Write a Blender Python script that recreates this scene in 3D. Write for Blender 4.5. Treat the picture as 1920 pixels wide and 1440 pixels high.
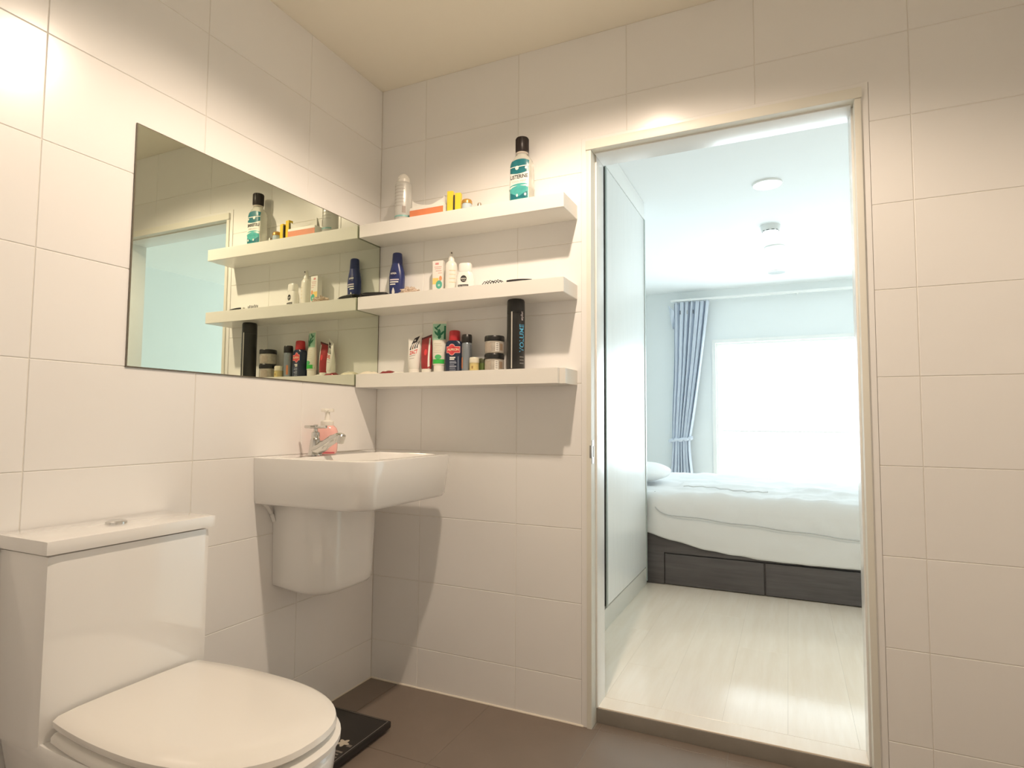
import bpy, bmesh, math, random
from mathutils import Vector, Matrix, Euler, noise
for o in list(bpy.data.objects): bpy.data.objects.remove(o, do_unlink=True)
S = bpy.context.scene
C = S.collection
R = math.radians
PI = math.pi
random.seed(7)

# ------------------------------------------------------------------ camera
CAM = dict(loc=(1.5232, -1.9705, 1.0188), yaw=-0.4344, pitch=0.0620, roll=0.0067, f=1115.76)
cd = bpy.data.cameras.new('camera'); cam = bpy.data.objects.new('camera', cd); C.objects.link(cam)
cd.sensor_fit = 'HORIZONTAL'; cd.sensor_width = 36.0
cd.lens = CAM['f'] / 1920 * 36.0
cd.clip_start = 0.02
_f = Vector((math.sin(CAM['yaw']) * math.cos(CAM['pitch']), math.cos(CAM['yaw']) * math.cos(CAM['pitch']), math.sin(CAM['pitch'])))
_r = Vector((math.cos(CAM['yaw']), -math.sin(CAM['yaw']), 0)); _u = _r.cross(_f)
c_, s_ = math.cos(CAM['roll']), math.sin(CAM['roll'])
rr = _r * c_ + _u * s_; uu = -_r * s_ + _u * c_
m = Matrix((rr, uu, -_f)).transposed().to_4x4(); m.translation = Vector(CAM['loc'])
cam.matrix_world = m
S.camera = cam

# ------------------------------------------------------------------ sky, light, exposure
W = bpy.data.worlds.new('world'); S.world = W; W.use_nodes = True
bg = W.node_tree.nodes['Background']
bg.inputs['Color'].default_value = (0.82, 0.93, 1.0, 1)
bg.inputs['Strength'].default_value = 6.3
LAMP_POS = (1.01, -0.83, 2.385)
LAMP_POWER = 66.0
LAMP_COLOR = (1.0, 0.80, 0.62)
LAMP_CONE = 148.0
# daylight portal in the bedroom window opening (helps the sampler find the sky, gives no light itself)
pl = bpy.data.lights.new('window_portal', 'AREA'); pl.shape = 'RECTANGLE'; pl.size = 2.6; pl.size_y = 1.82
pl.cycles.is_portal = True
po = bpy.data.objects.new('window_portal', pl); C.objects.link(po)
po.location = (2.14, 4.56, 0.96); po.rotation_euler = (R(-90), 0, 0)
S.view_settings.view_transform = 'Standard'
S.view_settings.look = 'None'
S.view_settings.gamma = 1.0
S.view_settings.use_curve_mapping = False
S.view_settings.exposure = 0.12
S.cycles.max_bounces = 14
S.cycles.diffuse_bounces = 10
S.cycles.glossy_bounces = 8
S.cycles.transmission_bounces = 10
S.cycles.transparent_max_bounces = 12
S.cycles.sample_clamp_indirect = 6.0

# ------------------------------------------------------------------ materials
MATS = {}
def mat(name, col, rough=0.4, metal=0.0, trans=0.0, coat=0.0, emit=None, bump=0.0, bscale=40.0, var=0.0, vscale=6.0, ior=1.5, alpha=1.0, sheen=0.0, rand=0.0, spec=0.5):
    if name in MATS: return MATS[name]
    M = bpy.data.materials.new(name); M.use_nodes = True
    nt = M.node_tree; b = nt.nodes['Principled BSDF']
    b.inputs['Base Color'].default_value = (*col, 1)
    b.inputs['Roughness'].default_value = rough
    b.inputs['Metallic'].default_value = metal
    b.inputs['Transmission Weight'].default_value = trans
    b.inputs['Coat Weight'].default_value = coat
    b.inputs['Coat Roughness'].default_value = 0.05
    b.inputs['IOR'].default_value = ior
    b.inputs['Alpha'].default_value = alpha
    b.inputs['Sheen Weight'].default_value = sheen
    b.inputs['Specular IOR Level'].default_value = spec
    tc = nt.nodes.new('ShaderNodeTexCoord')
    if var or rand:
        n = nt.nodes.new('ShaderNodeTexNoise'); n.inputs['Scale'].default_value = vscale; n.inputs['Detail'].default_value = 4
        nt.links.new(tc.outputs['Object'], n.inputs['Vector'])
        mx = nt.nodes.new('ShaderNodeMixRGB'); mx.blend_type = 'MIX'
        mx.inputs[1].default_value = (*[min(1, c * (1 - var)) for c in col], 1)
        mx.inputs[2].default_value = (*[min(1, c * (1 + var)) for c in col], 1)
        nt.links.new(n.outputs['Fac'], mx.inputs[0])
        last = mx.outputs[0]
        if rand:
            oi = nt.nodes.new('ShaderNodeObjectInfo')
            mr = nt.nodes.new('ShaderNodeMapRange'); mr.inputs[3].default_value = 1 - rand; mr.inputs[4].default_value = 1.0
            nt.links.new(oi.outputs['Random'], mr.inputs[0])
            mu = nt.nodes.new('ShaderNodeMixRGB'); mu.blend_type = 'MULTIPLY'; mu.inputs[0].default_value = 1
            nt.links.new(last, mu.inputs[1]); nt.links.new(mr.outputs[0], mu.inputs[2]); last = mu.outputs[0]
        nt.links.new(last, b.inputs['Base Color'])
    if bump:
        n2 = nt.nodes.new('ShaderNodeTexNoise'); n2.inputs['Scale'].default_value = bscale; n2.inputs['Detail'].default_value = 3
        nt.links.new(tc.outputs['Object'], n2.inputs['Vector'])
        bp = nt.nodes.new('ShaderNodeBump'); bp.inputs['Strength'].default_value = bump; bp.inputs['Distance'].default_value = 0.005
        nt.links.new(n2.outputs['Fac'], bp.inputs['Height']); nt.links.new(bp.outputs[0], b.inputs['Normal'])
    if emit:
        b.inputs['Emission Color'].default_value = (*emit[:3], 1); b.inputs['Emission Strength'].default_value = emit[3]
    MATS[name] = M
    return M

def wood_mat(name, c1, c2, rough, scale, axis_stretch, rand=0.0, coat=0.0):
    M = bpy.data.materials.new(name); M.use_nodes = True; nt = M.node_tree; b = nt.nodes['Principled BSDF']
    tc = nt.nodes.new('ShaderNodeTexCoord'); mp = nt.nodes.new('ShaderNodeMapping'); mp.inputs['Scale'].default_value = axis_stretch
    nt.links.new(tc.outputs['Object'], mp.inputs['Vector'])
    last_vec = mp.outputs[0]
    if rand:
        oi = nt.nodes.new('ShaderNodeObjectInfo'); ad = nt.nodes.new('ShaderNodeVectorMath'); ad.operation = 'ADD'
        sc = nt.nodes.new('ShaderNodeMath'); sc.operation = 'MULTIPLY'; sc.inputs[1].default_value = 37.0
        nt.links.new(oi.outputs['Random'], sc.inputs[0]); nt.links.new(sc.outputs[0], ad.inputs[1]); nt.links.new(last_vec, ad.inputs[0]); last_vec = ad.outputs[0]
    n = nt.nodes.new('ShaderNodeTexNoise'); n.inputs['Scale'].default_value = scale; n.inputs['Detail'].default_value = 8; n.inputs['Roughness'].default_value = 0.65
    nt.links.new(last_vec, n.inputs['Vector'])
    cr = nt.nodes.new('ShaderNodeValToRGB'); cr.color_ramp.elements[0].position = 0.3; cr.color_ramp.elements[1].position = 0.7
    cr.color_ramp.elements[0].color = (*c1, 1); cr.color_ramp.elements[1].color = (*c2, 1)
    nt.links.new(n.outputs['Fac'], cr.inputs[0]); nt.links.new(cr.outputs[0], b.inputs['Base Color'])
    b.inputs['Roughness'].default_value = rough; b.inputs['Coat Weight'].default_value = coat; b.inputs['Coat Roughness'].default_value = 0.12
    MATS[name] = M
    return M

M_tile = mat('white_wall_tile', (0.88, 0.875, 0.865), rough=0.22, bump=0.02, bscale=3.0, var=0.015, rand=0.02)
M_grout = mat('tile_grout', (0.80, 0.775, 0.72), rough=0.85, var=0.05, vscale=20)
M_ceil = mat('ceiling_paint', (0.93, 0.89, 0.78), rough=0.8, bump=0.05, bscale=120, var=0.01)
M_ftile = mat('dark_floor_tile', (0.225, 0.178, 0.145), rough=0.42, bump=0.04, bscale=60, var=0.10, vscale=8, rand=0.06)
M_fgrout = mat('floor_grout', (0.30, 0.27, 0.23), rough=0.9, var=0.05)
M_caulk = mat('white_caulk', (0.82, 0.76, 0.66), rough=0.6, bump=0.2, bscale=90)
M_wall = mat('bedroom_wall_paint', (0.80, 0.83, 0.83), rough=0.75, bump=0.04, bscale=140, var=0.01)
M_frame = mat('door_frame_cream', (0.78, 0.77, 0.70), rough=0.4, var=0.02)
M_white = mat('white_laminate', (0.86, 0.86, 0.84), rough=0.25, var=0.01, coat=0.2)
M_shelf = mat('shelf_white_laminate', (0.84, 0.83, 0.79), rough=0.28, var=0.01)
M_mirror = mat('mirror_silver', (0.76, 0.80, 0.68), rough=0.004, metal=1.0)
M_mirror_edge = mat('mirror_edge', (0.16, 0.14, 0.10), rough=0.3)
M_ceramic = mat('sanitary_ceramic', (0.87, 0.865, 0.85), rough=0.08, coat=1.0, var=0.005)
M_seat = mat('toilet_seat_plastic', (0.86, 0.84, 0.80), rough=0.2, coat=0.3, var=0.005)
M_chrome = mat('chrome', (0.66, 0.655, 0.63), rough=0.10, metal=1.0, var=0.02)
M_alu = mat('aluminium_profile', (0.52, 0.57, 0.55), rough=0.4, metal=0.3, var=0.02)
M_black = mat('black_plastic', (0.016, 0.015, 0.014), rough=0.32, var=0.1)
M_lamp = mat('lamp_glass', (1, 0.9, 0.75), rough=0.4, emit=(1.0, 0.8, 0.58, 12.0))
M_bed = wood_mat('dark_grey_oak', (0.068, 0.060, 0.060), (0.115, 0.104, 0.104), 0.5, 3.0, (1.0, 8.0, 14.0))
M_plank = wood_mat('pale_oak_laminate', (0.87, 0.76, 0.63), (0.93, 0.84, 0.73), 0.19, 2.0, (14.0, 1.2, 8.0), rand=1.0, coat=0.32)
M_linen = mat('white_bed_linen', (0.72, 0.73, 0.73), rough=0.85, bump=0.12, bscale=25, var=0.01, sheen=0.2)
M_pillow = mat('white_pillow', (0.86, 0.87, 0.87), rough=0.85, bump=0.1, bscale=30, var=0.01, sheen=0.2)
M_curtain = mat('blue_grey_curtain', (0.60, 0.65, 0.73), rough=0.8, bump=0.06, bscale=300, var=0.04, sheen=0.3)
M_glass = None
def glass_mat():
    M = bpy.data.materials.new('window_glass'); M.use_nodes = True; nt = M.node_tree
    for n in list(nt.nodes): nt.nodes.remove(n)
    out = nt.nodes.new('ShaderNodeOutputMaterial'); mix = nt.nodes.new('ShaderNodeMixShader')
    tr = nt.nodes.new('ShaderNodeBsdfTransparent'); tr.inputs[0].default_value = (0.96, 0.98, 0.97, 1)
    gl = nt.nodes.new('ShaderNodeBsdfGlossy'); gl.inputs['Roughness'].default_value = 0.0
    fr = nt.nodes.new('ShaderNodeFresnel'); fr.inputs[0].default_value = 1.45
    nt.links.new(fr.outputs[0], mix.inputs[0]); nt.links.new(tr.outputs[0], mix.inputs[1]); nt.links.new(gl.outputs[0], mix.inputs[2]); nt.links.new(mix.outputs[0], out.inputs[0])
    return M
M_glass = glass_mat()

# ------------------------------------------------------------------ helpers
def mesh_obj(name, bm, material, parent=None, smooth=None, loc=None, rot=None):
    me = bpy.data.meshes.new(name)
    bmesh.ops.recalc_face_normals(bm, faces=bm.faces)
    bm.to_mesh(me); bm.free()
    if smooth is not None:
        for p in me.polygons: p.use_smooth = True
        me.set_sharp_from_angle(angle=R(smooth))
    me.materials.append(material)
    o = bpy.data.objects.new(name, me); C.objects.link(o)
    if parent: o.parent = parent
    if loc: o.location = loc
    if rot: o.rotation_euler = rot
    return o
def tag(o, label=None, cat=None, group=None, kind=None):
    if label: o['label'] = label
    if cat: o['category'] = cat
    if group: o['group'] = group
    if kind: o['kind'] = kind
    return o
def thing(name, label, cat, loc=(0, 0, 0), rz=0.0, group=None, kind=None, sz=1.0):
    o = bpy.data.objects.new(name, None); o.empty_display_size = 0.05; C.objects.link(o)
    o.location = loc; o.rotation_euler = (0, 0, R(rz)); o.scale = (1, 1, sz)
    return tag(o, label, cat, group, kind)
def box_bm(x0, x1, y0, y1, z0, z1, bev=0.0, seg=2, bm=None):
    own = bm is None
    b = bmesh.new()
    vs = [b.verts.new((x, y, z)) for x in (x0, x1) for y in (y0, y1) for z in (z0, z1)]
    for q in ((0, 1, 3, 2), (4, 6, 7, 5), (0, 4, 5, 1), (2, 3, 7, 6), (0, 2, 6, 4), (1, 5, 7, 3)): b.faces.new([vs[i] for i in q])
    if bev: bmesh.ops.bevel(b, geom=list(b.edges), offset=bev, segments=seg, affect='EDGES', profile=0.7)
    if own: return b
    me = bpy.data.meshes.new('tmp'); b.to_mesh(me); b.free(); bm.from_mesh(me); bpy.data.meshes.remove(me)
    return bm
def box(name, dims, material, parent=None, bev=0.0, smooth=None):
    return mesh_obj(name, box_bm(*dims, bev=bev), material, parent, 35 if bev and smooth is None else smooth)
def struct(name, dims, material, bev=0.0):
    o = box(name, dims, material, None, bev); o['kind'] = 'structure'; return o
def spow(v, p): return math.copysign(abs(v) ** p, v)
def norm_sec(s):
    s = list(s)
    while len(s) < 3: s.append(s[1])
    if len(s) < 4: s.append(2.0)
    while len(s) < 6: s.append(0.0)
    return s
def sec_pts(s, seg):
    z, rx, ry, n, cx, cy = s
    out = []
    for i in range(seg):
        t = 2 * PI * (i + 0.5) / seg
        out.append((cx + rx * spow(math.cos(t), 2 / n), cy + ry * spow(math.sin(t), 2 / n), z))
    return out
def loft_bm(secs, seg=36, cap=True):
    b = bmesh.new(); rings = []
    for s in map(norm_sec, secs): rings.append([b.verts.new(p) for p in sec_pts(s, seg)])
    for a, c in zip(rings, rings[1:]):
        for i in range(seg): b.faces.new((a[i], a[(i + 1) % seg], c[(i + 1) % seg], c[i]))
    if cap: b.faces.new(rings[0][::-1]); b.faces.new(rings[-1])
    return b
def loft(name, secs, material, parent=None, seg=36, smooth=40, cap=True, loc=None, rot=None):
    return mesh_obj(name, loft_bm(secs, seg, cap), material, parent, smooth, loc, rot)
def sec_at(secs, z):
    secs = [norm_sec(s) for s in secs]
    for a, c in zip(secs, secs[1:]):
        if a[0] <= z <= c[0] and c[0] > a[0]:
            t = (z - a[0]) / (c[0] - a[0]); return [p + (q - p) * t for p, q in zip(a, c)]
    return secs[-1] if z > secs[-1][0] else secs[0]
def front_y(secs, x, z, off):
    s = sec_at(secs, z); u = min(0.995, abs((x - s[4]) / s[1]))
    return s[5] - s[2] * (1 - u ** s[3]) ** (1 / s[3]) - off
def patch(name, secs, x0, x1, z0, z1, material, parent, off=0.0006, nx=14, nz=6, shape=None):
    """print or sticker lying on the front of a lofted body"""
    b = bmesh.new(); g = []
    for j in range(nz + 1):
        z = z0 + (z1 - z0) * j / nz; row = []
        for i in range(nx + 1):
            u = i / nx; v = j / nz
            xx = x0 + (x1 - x0) * u; zz = z
            if shape: xx, zz = shape(u, v, x0, x1, z0, z1)
            row.append(b.verts.new((xx, front_y(secs, xx, zz, off), zz)))
        g.append(row)
    for j in range(nz):
        for i in range(nx): b.faces.new((g[j][i], g[j][i + 1], g[j + 1][i + 1], g[j + 1][i]))
    return mesh_obj(name, b, material, parent, 60)
def disc_shape(u, v, x0, x1, z0, z1):
    a, c = 2 * u - 1, 2 * v - 1
    return ((x0 + x1) / 2 + (x1 - x0) / 2 * a * math.sqrt(1 - c * c / 2), (z0 + z1) / 2 + (z1 - z0) / 2 * c * math.sqrt(1 - a * a / 2))
def band(name, secs, z0, z1, a0, a1, material, parent, off=0.0006, n=20, nz=4):
    """label wrapped round a round body; angles from -y towards +x in degrees"""
    b = bmesh.new(); g = []
    for j in range(nz + 1):
        z = z0 + (z1 - z0) * j / nz; s = sec_at(secs, z); row = []
        for i in range(n + 1):
            a = R(a0 + (a1 - a0) * i / n)
            row.append(b.verts.new((s[4] + (s[1] + off) * math.sin(a), s[5] - (s[2] + off) * math.cos(a), z)))
        g.append(row)
    for j in range(nz):
        for i in range(n): b.faces.new((g[j][i], g[j][i + 1], g[j + 1][i + 1], g[j + 1][i]))
    return mesh_obj(name, b, material, parent, 60)
def text_bm(s, size, bold=0.0):
    cu = bpy.data.curves.new('t', 'FONT'); cu.body = s; cu.size = size; cu.align_x = 'CENTER'; cu.align_y = 'CENTER'; cu.resolution_u = 2; cu.offset = bold * size
    o = bpy.data.objects.new('t', cu); C.objects.link(o)
    dg = bpy.context.evaluated_depsgraph_get(); me = bpy.data.meshes.new_from_object(o.evaluated_get(dg))
    b = bmesh.new(); b.from_mesh(me)
    bpy.data.objects.remove(o); bpy.data.curves.remove(cu); bpy.data.meshes.remove(me)
    return b
def text_front(s, secs, x, z, size, material, parent, width=None, bold=0.0, off=0.0012, name='lettering', shear=0.0):
    b = text_bm(s, size, bold)
    xs = [v.co.x for v in b.verts]; w = max(xs) - min(xs); k = width / w if width else 1.0
    for v in b.verts:
        xx = x + v.co.x * k + shear * v.co.y; zz = z + v.co.y
        v.co = (xx, front_y(secs, xx, zz, off), zz)
    return mesh_obj(name, b, material, parent)
def text_round(s, r, a, z, size, material, parent, width=None, bold=0.0, vertical=False, off=0.0008, name='lettering'):
    b = text_bm(s, size, bold)
    xs = [v.co.x for v in b.verts]; w = max(xs) - min(xs); k = width / w if width else 1.0
    for v in b.verts:
        p, q = v.co.x * k, v.co.y
        if vertical: ang = R(a) - q / r; zz = z + p
        else: ang = R(a) + p / r; zz = z + q
        v.co = ((r + off) * math.sin(ang), -(r + off) * math.cos(ang), zz)
    return mesh_obj(name, b, material, parent)
def tube_bm(pts, rad, seg=10, bm=None):
    b = bm or bmesh.new(); pts = [Vector(p) for p in pts]; rings = []
    rads = rad if isinstance(rad, (list, tuple)) else [rad] * len(pts)
    up = Vector((0, 0, 1))
    for i, p in enumerate(pts):
        d = (pts[min(i + 1, len(pts) - 1)] - pts[max(i - 1, 0)]).normalized()
        ref = up if abs(d.dot(up)) < 0.9 else Vector((1, 0, 0))
        s1 = d.cross(ref).normalized(); s2 = s1.cross(d)
        rings.append([b.verts.new(p + rads[i] * (math.cos(2 * PI * k / seg) * s1 + math.sin(2 * PI * k / seg) * s2)) for k in range(seg)])
    for a, c in zip(rings, rings[1:]):
        for k in range(seg): b.faces.new((a[k], a[(k + 1) % seg], c[(k + 1) % seg], c[k]))
    b.faces.new(rings[0]); b.faces.new(rings[-1][::-1])
    return b
def bez(p0, p1, p2, p3, n=14):
    out = []
    for i in range(n + 1):
        t = i / n; u = 1 - t
        out.append(Vector(p0) * u ** 3 + Vector(p1) * 3 * u * u * t + Vector(p2) * 3 * u * t * t + Vector(p3) * t ** 3)
    return out

# rectilinear tile pieces: outline in (u, v), u along the wall, v up; extruded with a small chamfer
TILE_CACHE = {}
def inset_poly(poly, d):
    n = len(poly); out = []
    for i in range(n):
        p0, p1, p2 = poly[i - 1], poly[i], poly[(i + 1) % n]
        e1 = (p1[0] - p0[0], p1[1] - p0[1]); e2 = (p2[0] - p1[0], p2[1] - p1[1])
        l1 = math.hypot(*e1); l2 = math.hypot(*e2)
        n1 = (-e1[1] / l1, e1[0] / l1); n2 = (-e2[1] / l2, e2[0] / l2)     # inward for a counter-clockwise outline
        out.append((p1[0] + (n1[0] + n2[0]) * d, p1[1] + (n1[1] + n2[1]) * d))
    return out
def tile_piece(poly, place, material, parent, depth=0.008, ch=0.0012, name='tile'):
    """poly counter-clockwise seen from the room; place(u, v, out) -> world point; mesh shared between alike pieces"""
    ox, oy = poly[0]
    key = (material.name, place.__name__, tuple((round(p[0] - ox, 4), round(p[1] - oy, 4)) for p in poly))
    if key not in TILE_CACHE:
        b = bmesh.new(); loc = [(p[0] - ox, p[1] - oy) for p in poly]
        o0 = Vector(place(0, 0, 0))
        r0 = [b.verts.new(Vector(place(u, v, -depth)) - o0) for u, v in loc]
        r1 = [b.verts.new(Vector(place(u, v, -ch)) - o0) for u, v in loc]
        r2 = [b.verts.new(Vector(place(u, v, 0)) - o0) for u, v in inset_poly(loc, ch)]
        n = len(poly)
        for a, c in ((r0, r1), (r1, r2)):
            for i in range(n): b.faces.new((a[i], a[(i + 1) % n], c[(i + 1) % n], c[i]))
        b.faces.new(r2)
        bmesh.ops.recalc_face_normals(b, faces=b.faces)
        me = bpy.data.meshes.new(name); b.to_mesh(me); b.free(); me.materials.append(material); TILE_CACHE[key] = me
    o = bpy.data.objects.new(name, TILE_CACHE[key]); C.objects.link(o); o.location = place(ox, oy, 0); o.parent = parent
    return o

# ------------------------------------------------------------------ room shell
HC = 2.40; DX0, DX1, DZ = 0.895, 1.735, 2.005      # bathroom ceiling; door casing outer edges and top
HB = 2.385; FB = 0.05                               # bedroom ceiling and floor levels
XR, YF = 2.30, -2.65
# back wall of the bathroom (shared with the bedroom) with the doorway cut out of it
wb = bmesh.new()
box_bm(-0.12, DX0 + .004, 0.0018, 0.13, -0.02, 2.6, bm=wb); box_bm(DX1 - .004, 3.8, 0.0018, 0.13, -0.02, 2.6, bm=wb); box_bm(DX0 + .004, DX1 - .004, 0.0018, 0.13, DZ - .004, 2.6, bm=wb)
wall_back = tag(mesh_obj('wall_back', wb, M_grout), kind='structure')
wall_left = struct('wall_left', (-0.12, -0.0018, YF, 0.0018, -0.02, 2.6), M_grout)
wall_right = struct('wall_right', (XR, XR + .1, YF, 0.0018, -0.02, 2.6), M_tile)
wall_front = struct('wall_front', (-0.12, XR + .1, YF - .1, YF, -0.02, 2.6), M_tile)
ceiling = struct('ceiling', (-0.12, XR + .1, YF - .1, 0.0018, HC, HC + .12), M_ceil)
floor = struct('floor', (-0.12, XR + .1, YF - .1, 0.047, -0.12, -0.0015), M_fgrout)
def place_back(u, v, out): return (u, -out, v)
def place_left(u, v, out): return (out, u, v)
def place_floor(u, v, out): return (u, v, out)
J = 0.0008
rows = [0.0] + [0.15 + 0.25 * k for k in range(10)]
cols = [0.0, 0.218, 0.628, 1.038, 1.448, 1.858, XR]
TX0, TX1, TZ = 0.876, 1.754, 2.02                  # tile edge round the door casing
for z0, z1 in zip(rows, rows[1:]):
    for x0, x1 in zip(cols, cols[1:]):
        a, b_, c, d = x0 + J, x1 - J, z0 + J, z1 - J
        if c < TZ and b_ > TX0 and a < TX1:
            if d <= TZ:
                if a < TX0: polys = [(a, TX0 - J, c, d)]
                elif b_ > TX1: polys = [(TX1 + J, b_, c, d)]
                else: polys = []
                for p in polys: tile_piece([(p[0], p[2]), (p[1], p[2]), (p[1], p[3]), (p[0], p[3])], place_back, M_tile, wall_back)
            elif a < TX0: tile_piece([(a, c), (TX0 - J, c), (TX0 - J, TZ), (b_, TZ), (b_, d), (a, d)], place_back, M_tile, wall_back)
            elif b_ > TX1: tile_piece([(TX1 + J, c), (b_, c), (b_, d), (a, d), (a, TZ), (TX1 + J, TZ)], place_back, M_tile, wall_back)
            else: tile_piece([(a, TZ), (b_, TZ), (b_, d), (a, d)], place_back, M_tile, wall_back)
        else: tile_piece([(a, c), (b_, c), (b_, d), (a, d)], place_back, M_tile, wall_back)
ycols = [0.0] + [-0.41 * k for k in range(1, 7)] + [YF]
for z0, z1 in zip(rows, rows[1:]):
    for y1, y0 in zip(ycols, ycols[1:]):
        a, b_, c, d = y0 + J, y1 - J, z0 + J, z1 - J
        tile_piece([(a, c), (b_, c), (b_, d), (a, d)], place_left, M_tile, wall_left)
fx = [0.0, 0.13, 0.531, 0.934, 1.335, 1.736, 2.137, XR]; fy = [0.0, -0.41, -0.81, -1.21, -1.61, -2.01, -2.41, YF]
for x0, x1 in zip(fx, fx[1:]):
    for y1, y0 in zip(fy, fy[1:]):
        tile_piece([(x0 + J, y0 + J), (x1 - J, y0 + J), (x1 - J, y1 - J), (x0 + J, y1 - J)], place_floor, M_ftile, floor, ch=0.0008)
for x0, x1 in ((0.916, 0.934), (0.934, 1.335), (1.335, 1.714)):
    tile_piece([(x0 + J, J), (x1 - J, J), (x1 - J, 0.044), (x0 + J, 0.044)], place_floor, M_ftile, floor, ch=0.0008)
# silicone bead along the wall foot
cb = bmesh.new(); pts = [(0.002 + 0.88 * i / 40, -0.0015, 0.001 + 0.0009 * noise.noise((i * .4, 0, 0))) for i in range(41)]
tube_bm(pts, [0.0042 + 0.0012 * noise.noise((i * .7, 3, 0)) for i in range(41)], 8, cb)
tag(mesh_obj('trim_1', cb, M_caulk, None, 60), kind='structure')
cb = tube_bm([(0.0015, -0.002 - 2.6 * i / 40, 0.001) for i in range(41)], 0.003, 8)
tag(mesh_obj('trim_2', cb, M_caulk, None, 60), kind='structure')

# plastered margin and door casing
pm = bmesh.new()
box_bm(TX0, DX0 + .003, -0.0015, 0.0, 0.0, TZ, bm=pm); box_bm(DX1 - .003, TX1, -0.0015, 0.0, 0.0, TZ, bm=pm); box_bm(DX0 + .003, DX1 - .003, -0.0015, 0.0, DZ - .002, TZ, bm=pm)
tag(mesh_obj('trim_3', pm, M_tile), kind='structure')
dr = thing('door_1', None, None, (0, 0, 0), kind='structure')
box('jamb', (DX0, 0.912, -0.008, 0.135, 0.0, DZ - .032), M_frame, dr, 0.002)
box('jamb', (1.718, DX1, -0.008, 0.135, 0.0, DZ - .032), M_frame, dr, 0.002)
box('head', (DX0 - .002, DX1 + .002, -0.012, 0.135, DZ - .032, DZ), M_frame, dr, 0.002)
box('lining', (0.912, 0.9175, 0.042, 0.131, FB, DZ - .032), M_white, dr, 0.001)
box('lining', (1.7125, 1.718, 0.042, 0.131, FB, DZ - .032), M_white, dr, 0.001)
box('head_lining', (0.9175, 1.7125, 0.02, 0.131, DZ - .037, DZ - .032), M_white, dr, 0.001)
mat('dull_steel', (.36, .35, .33), rough=.35, metal=.8, var=.05)
spb = bmesh.new()
for q in ((-.002, .020, .875, .897), (-.002, .020, .935, .955), (-.002, .004, .897, .935), (.014, .020, .897, .935)): box_bm(.9118, .9135, *q, bm=spb)
sp = mesh_obj('strike_plate', spb, MATS['dull_steel'], dr)
box('latch_lip', (0.906, 0.914, -0.0095, -0.002, 0.895, 0.937), MATS['dull_steel'], sp, 0.0008)
# step up to the bedroom
stp = struct('trim_4', (0.9115, 1.7185, 0.046, 0.062, -0.001, FB - .004), mat('step_riser', (0.26, 0.235, 0.205), rough=0.6, var=0.12, vscale=20, bump=0.1, bscale=80), 0.001)

# bedroom shell
BX0, BX1, BY1 = 0.12, 3.7, 4.42
struct('floor_bedroom', (BX0 - .1, BX1 + .1, 0.058, BY1 + .1, -0.12, FB - .010), mat('screed', (0.3, 0.28, 0.25), rough=0.9, var=0.1))
fb_o = bpy.data.objects['floor_bedroom']
def place_plank(u, v, out): return (u, v, FB + out)
px = 0.918; k = 0
xs = [BX0]
while xs[-1] < BX1: xs.append(min(BX1, round(0.918 - 0.195 * 4 + 0.195 * len(xs), 4)))
for i, (x0, x1) in enumerate(zip(xs, xs[1:])):
    y = -0.3 - (i * 0.41) % 1.2
    while y < BY1:
        ya, yb = max(y, 0.131), min(y + 1.2, BY1); y += 1.2
        if yb - ya < 0.02: continue
        tile_piece([(x0 + .0001, ya + .0001), (x1 - .0001, ya + .0001), (x1 - .0001, yb - .0001), (x0 + .0001, yb - .0001)], place_plank, M_plank, fb_o, depth=0.009, ch=0.00025, name='plank')
tile_piece([(0.9125, 0.050), (1.7175, 0.050), (1.7175, 0.1305), (0.9125, 0.1305)], place_plank, M_plank, fb_o, depth=0.009, ch=0.0008, name='plank')
struct('ceiling_bedroom', (BX0 - .1, BX1 + .1, 0.13, BY1 + .1, HB, HB + .12), mat('bedroom_ceiling_paint', (0.84, 0.86, 0.86), rough=0.8, bump=0.03, bscale=120, var=0.01))
struct('wall_bedroom_left', (BX0 - .1, BX0, 0.13, BY1 + .1, -0.02, HB), M_wall)
struct('wall_bedroom_right', (BX1, BX1 + .1, 0.13, BY1 + .1, -0.02, HB), M_wall)
WX0, WX1, WZ0, WZ1 = 0.825, 3.45, 0.09, 1.865  # unseen right end of the window widened to let in more daylight
wf = bmesh.new()
box_bm(BX0, WX0, BY1, BY1 + .1, -0.02, HB, bm=wf); box_bm(WX1, BX1, BY1, BY1 + .1, -0.02, HB, bm=wf)
box_bm(WX0, WX1, BY1, BY1 + .1, WZ1, HB, bm=wf); box_bm(WX0, WX1, BY1, BY1 + .1, -0.02, WZ0, bm=wf)
tag(mesh_obj('wall_bedroom_far', wf, M_wall), kind='structure')
struct('baseboard_bedroom_far', (BX0, WX0 - .03, BY1 - .012, BY1, FB, FB + .09), M_white, 0.002)
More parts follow.
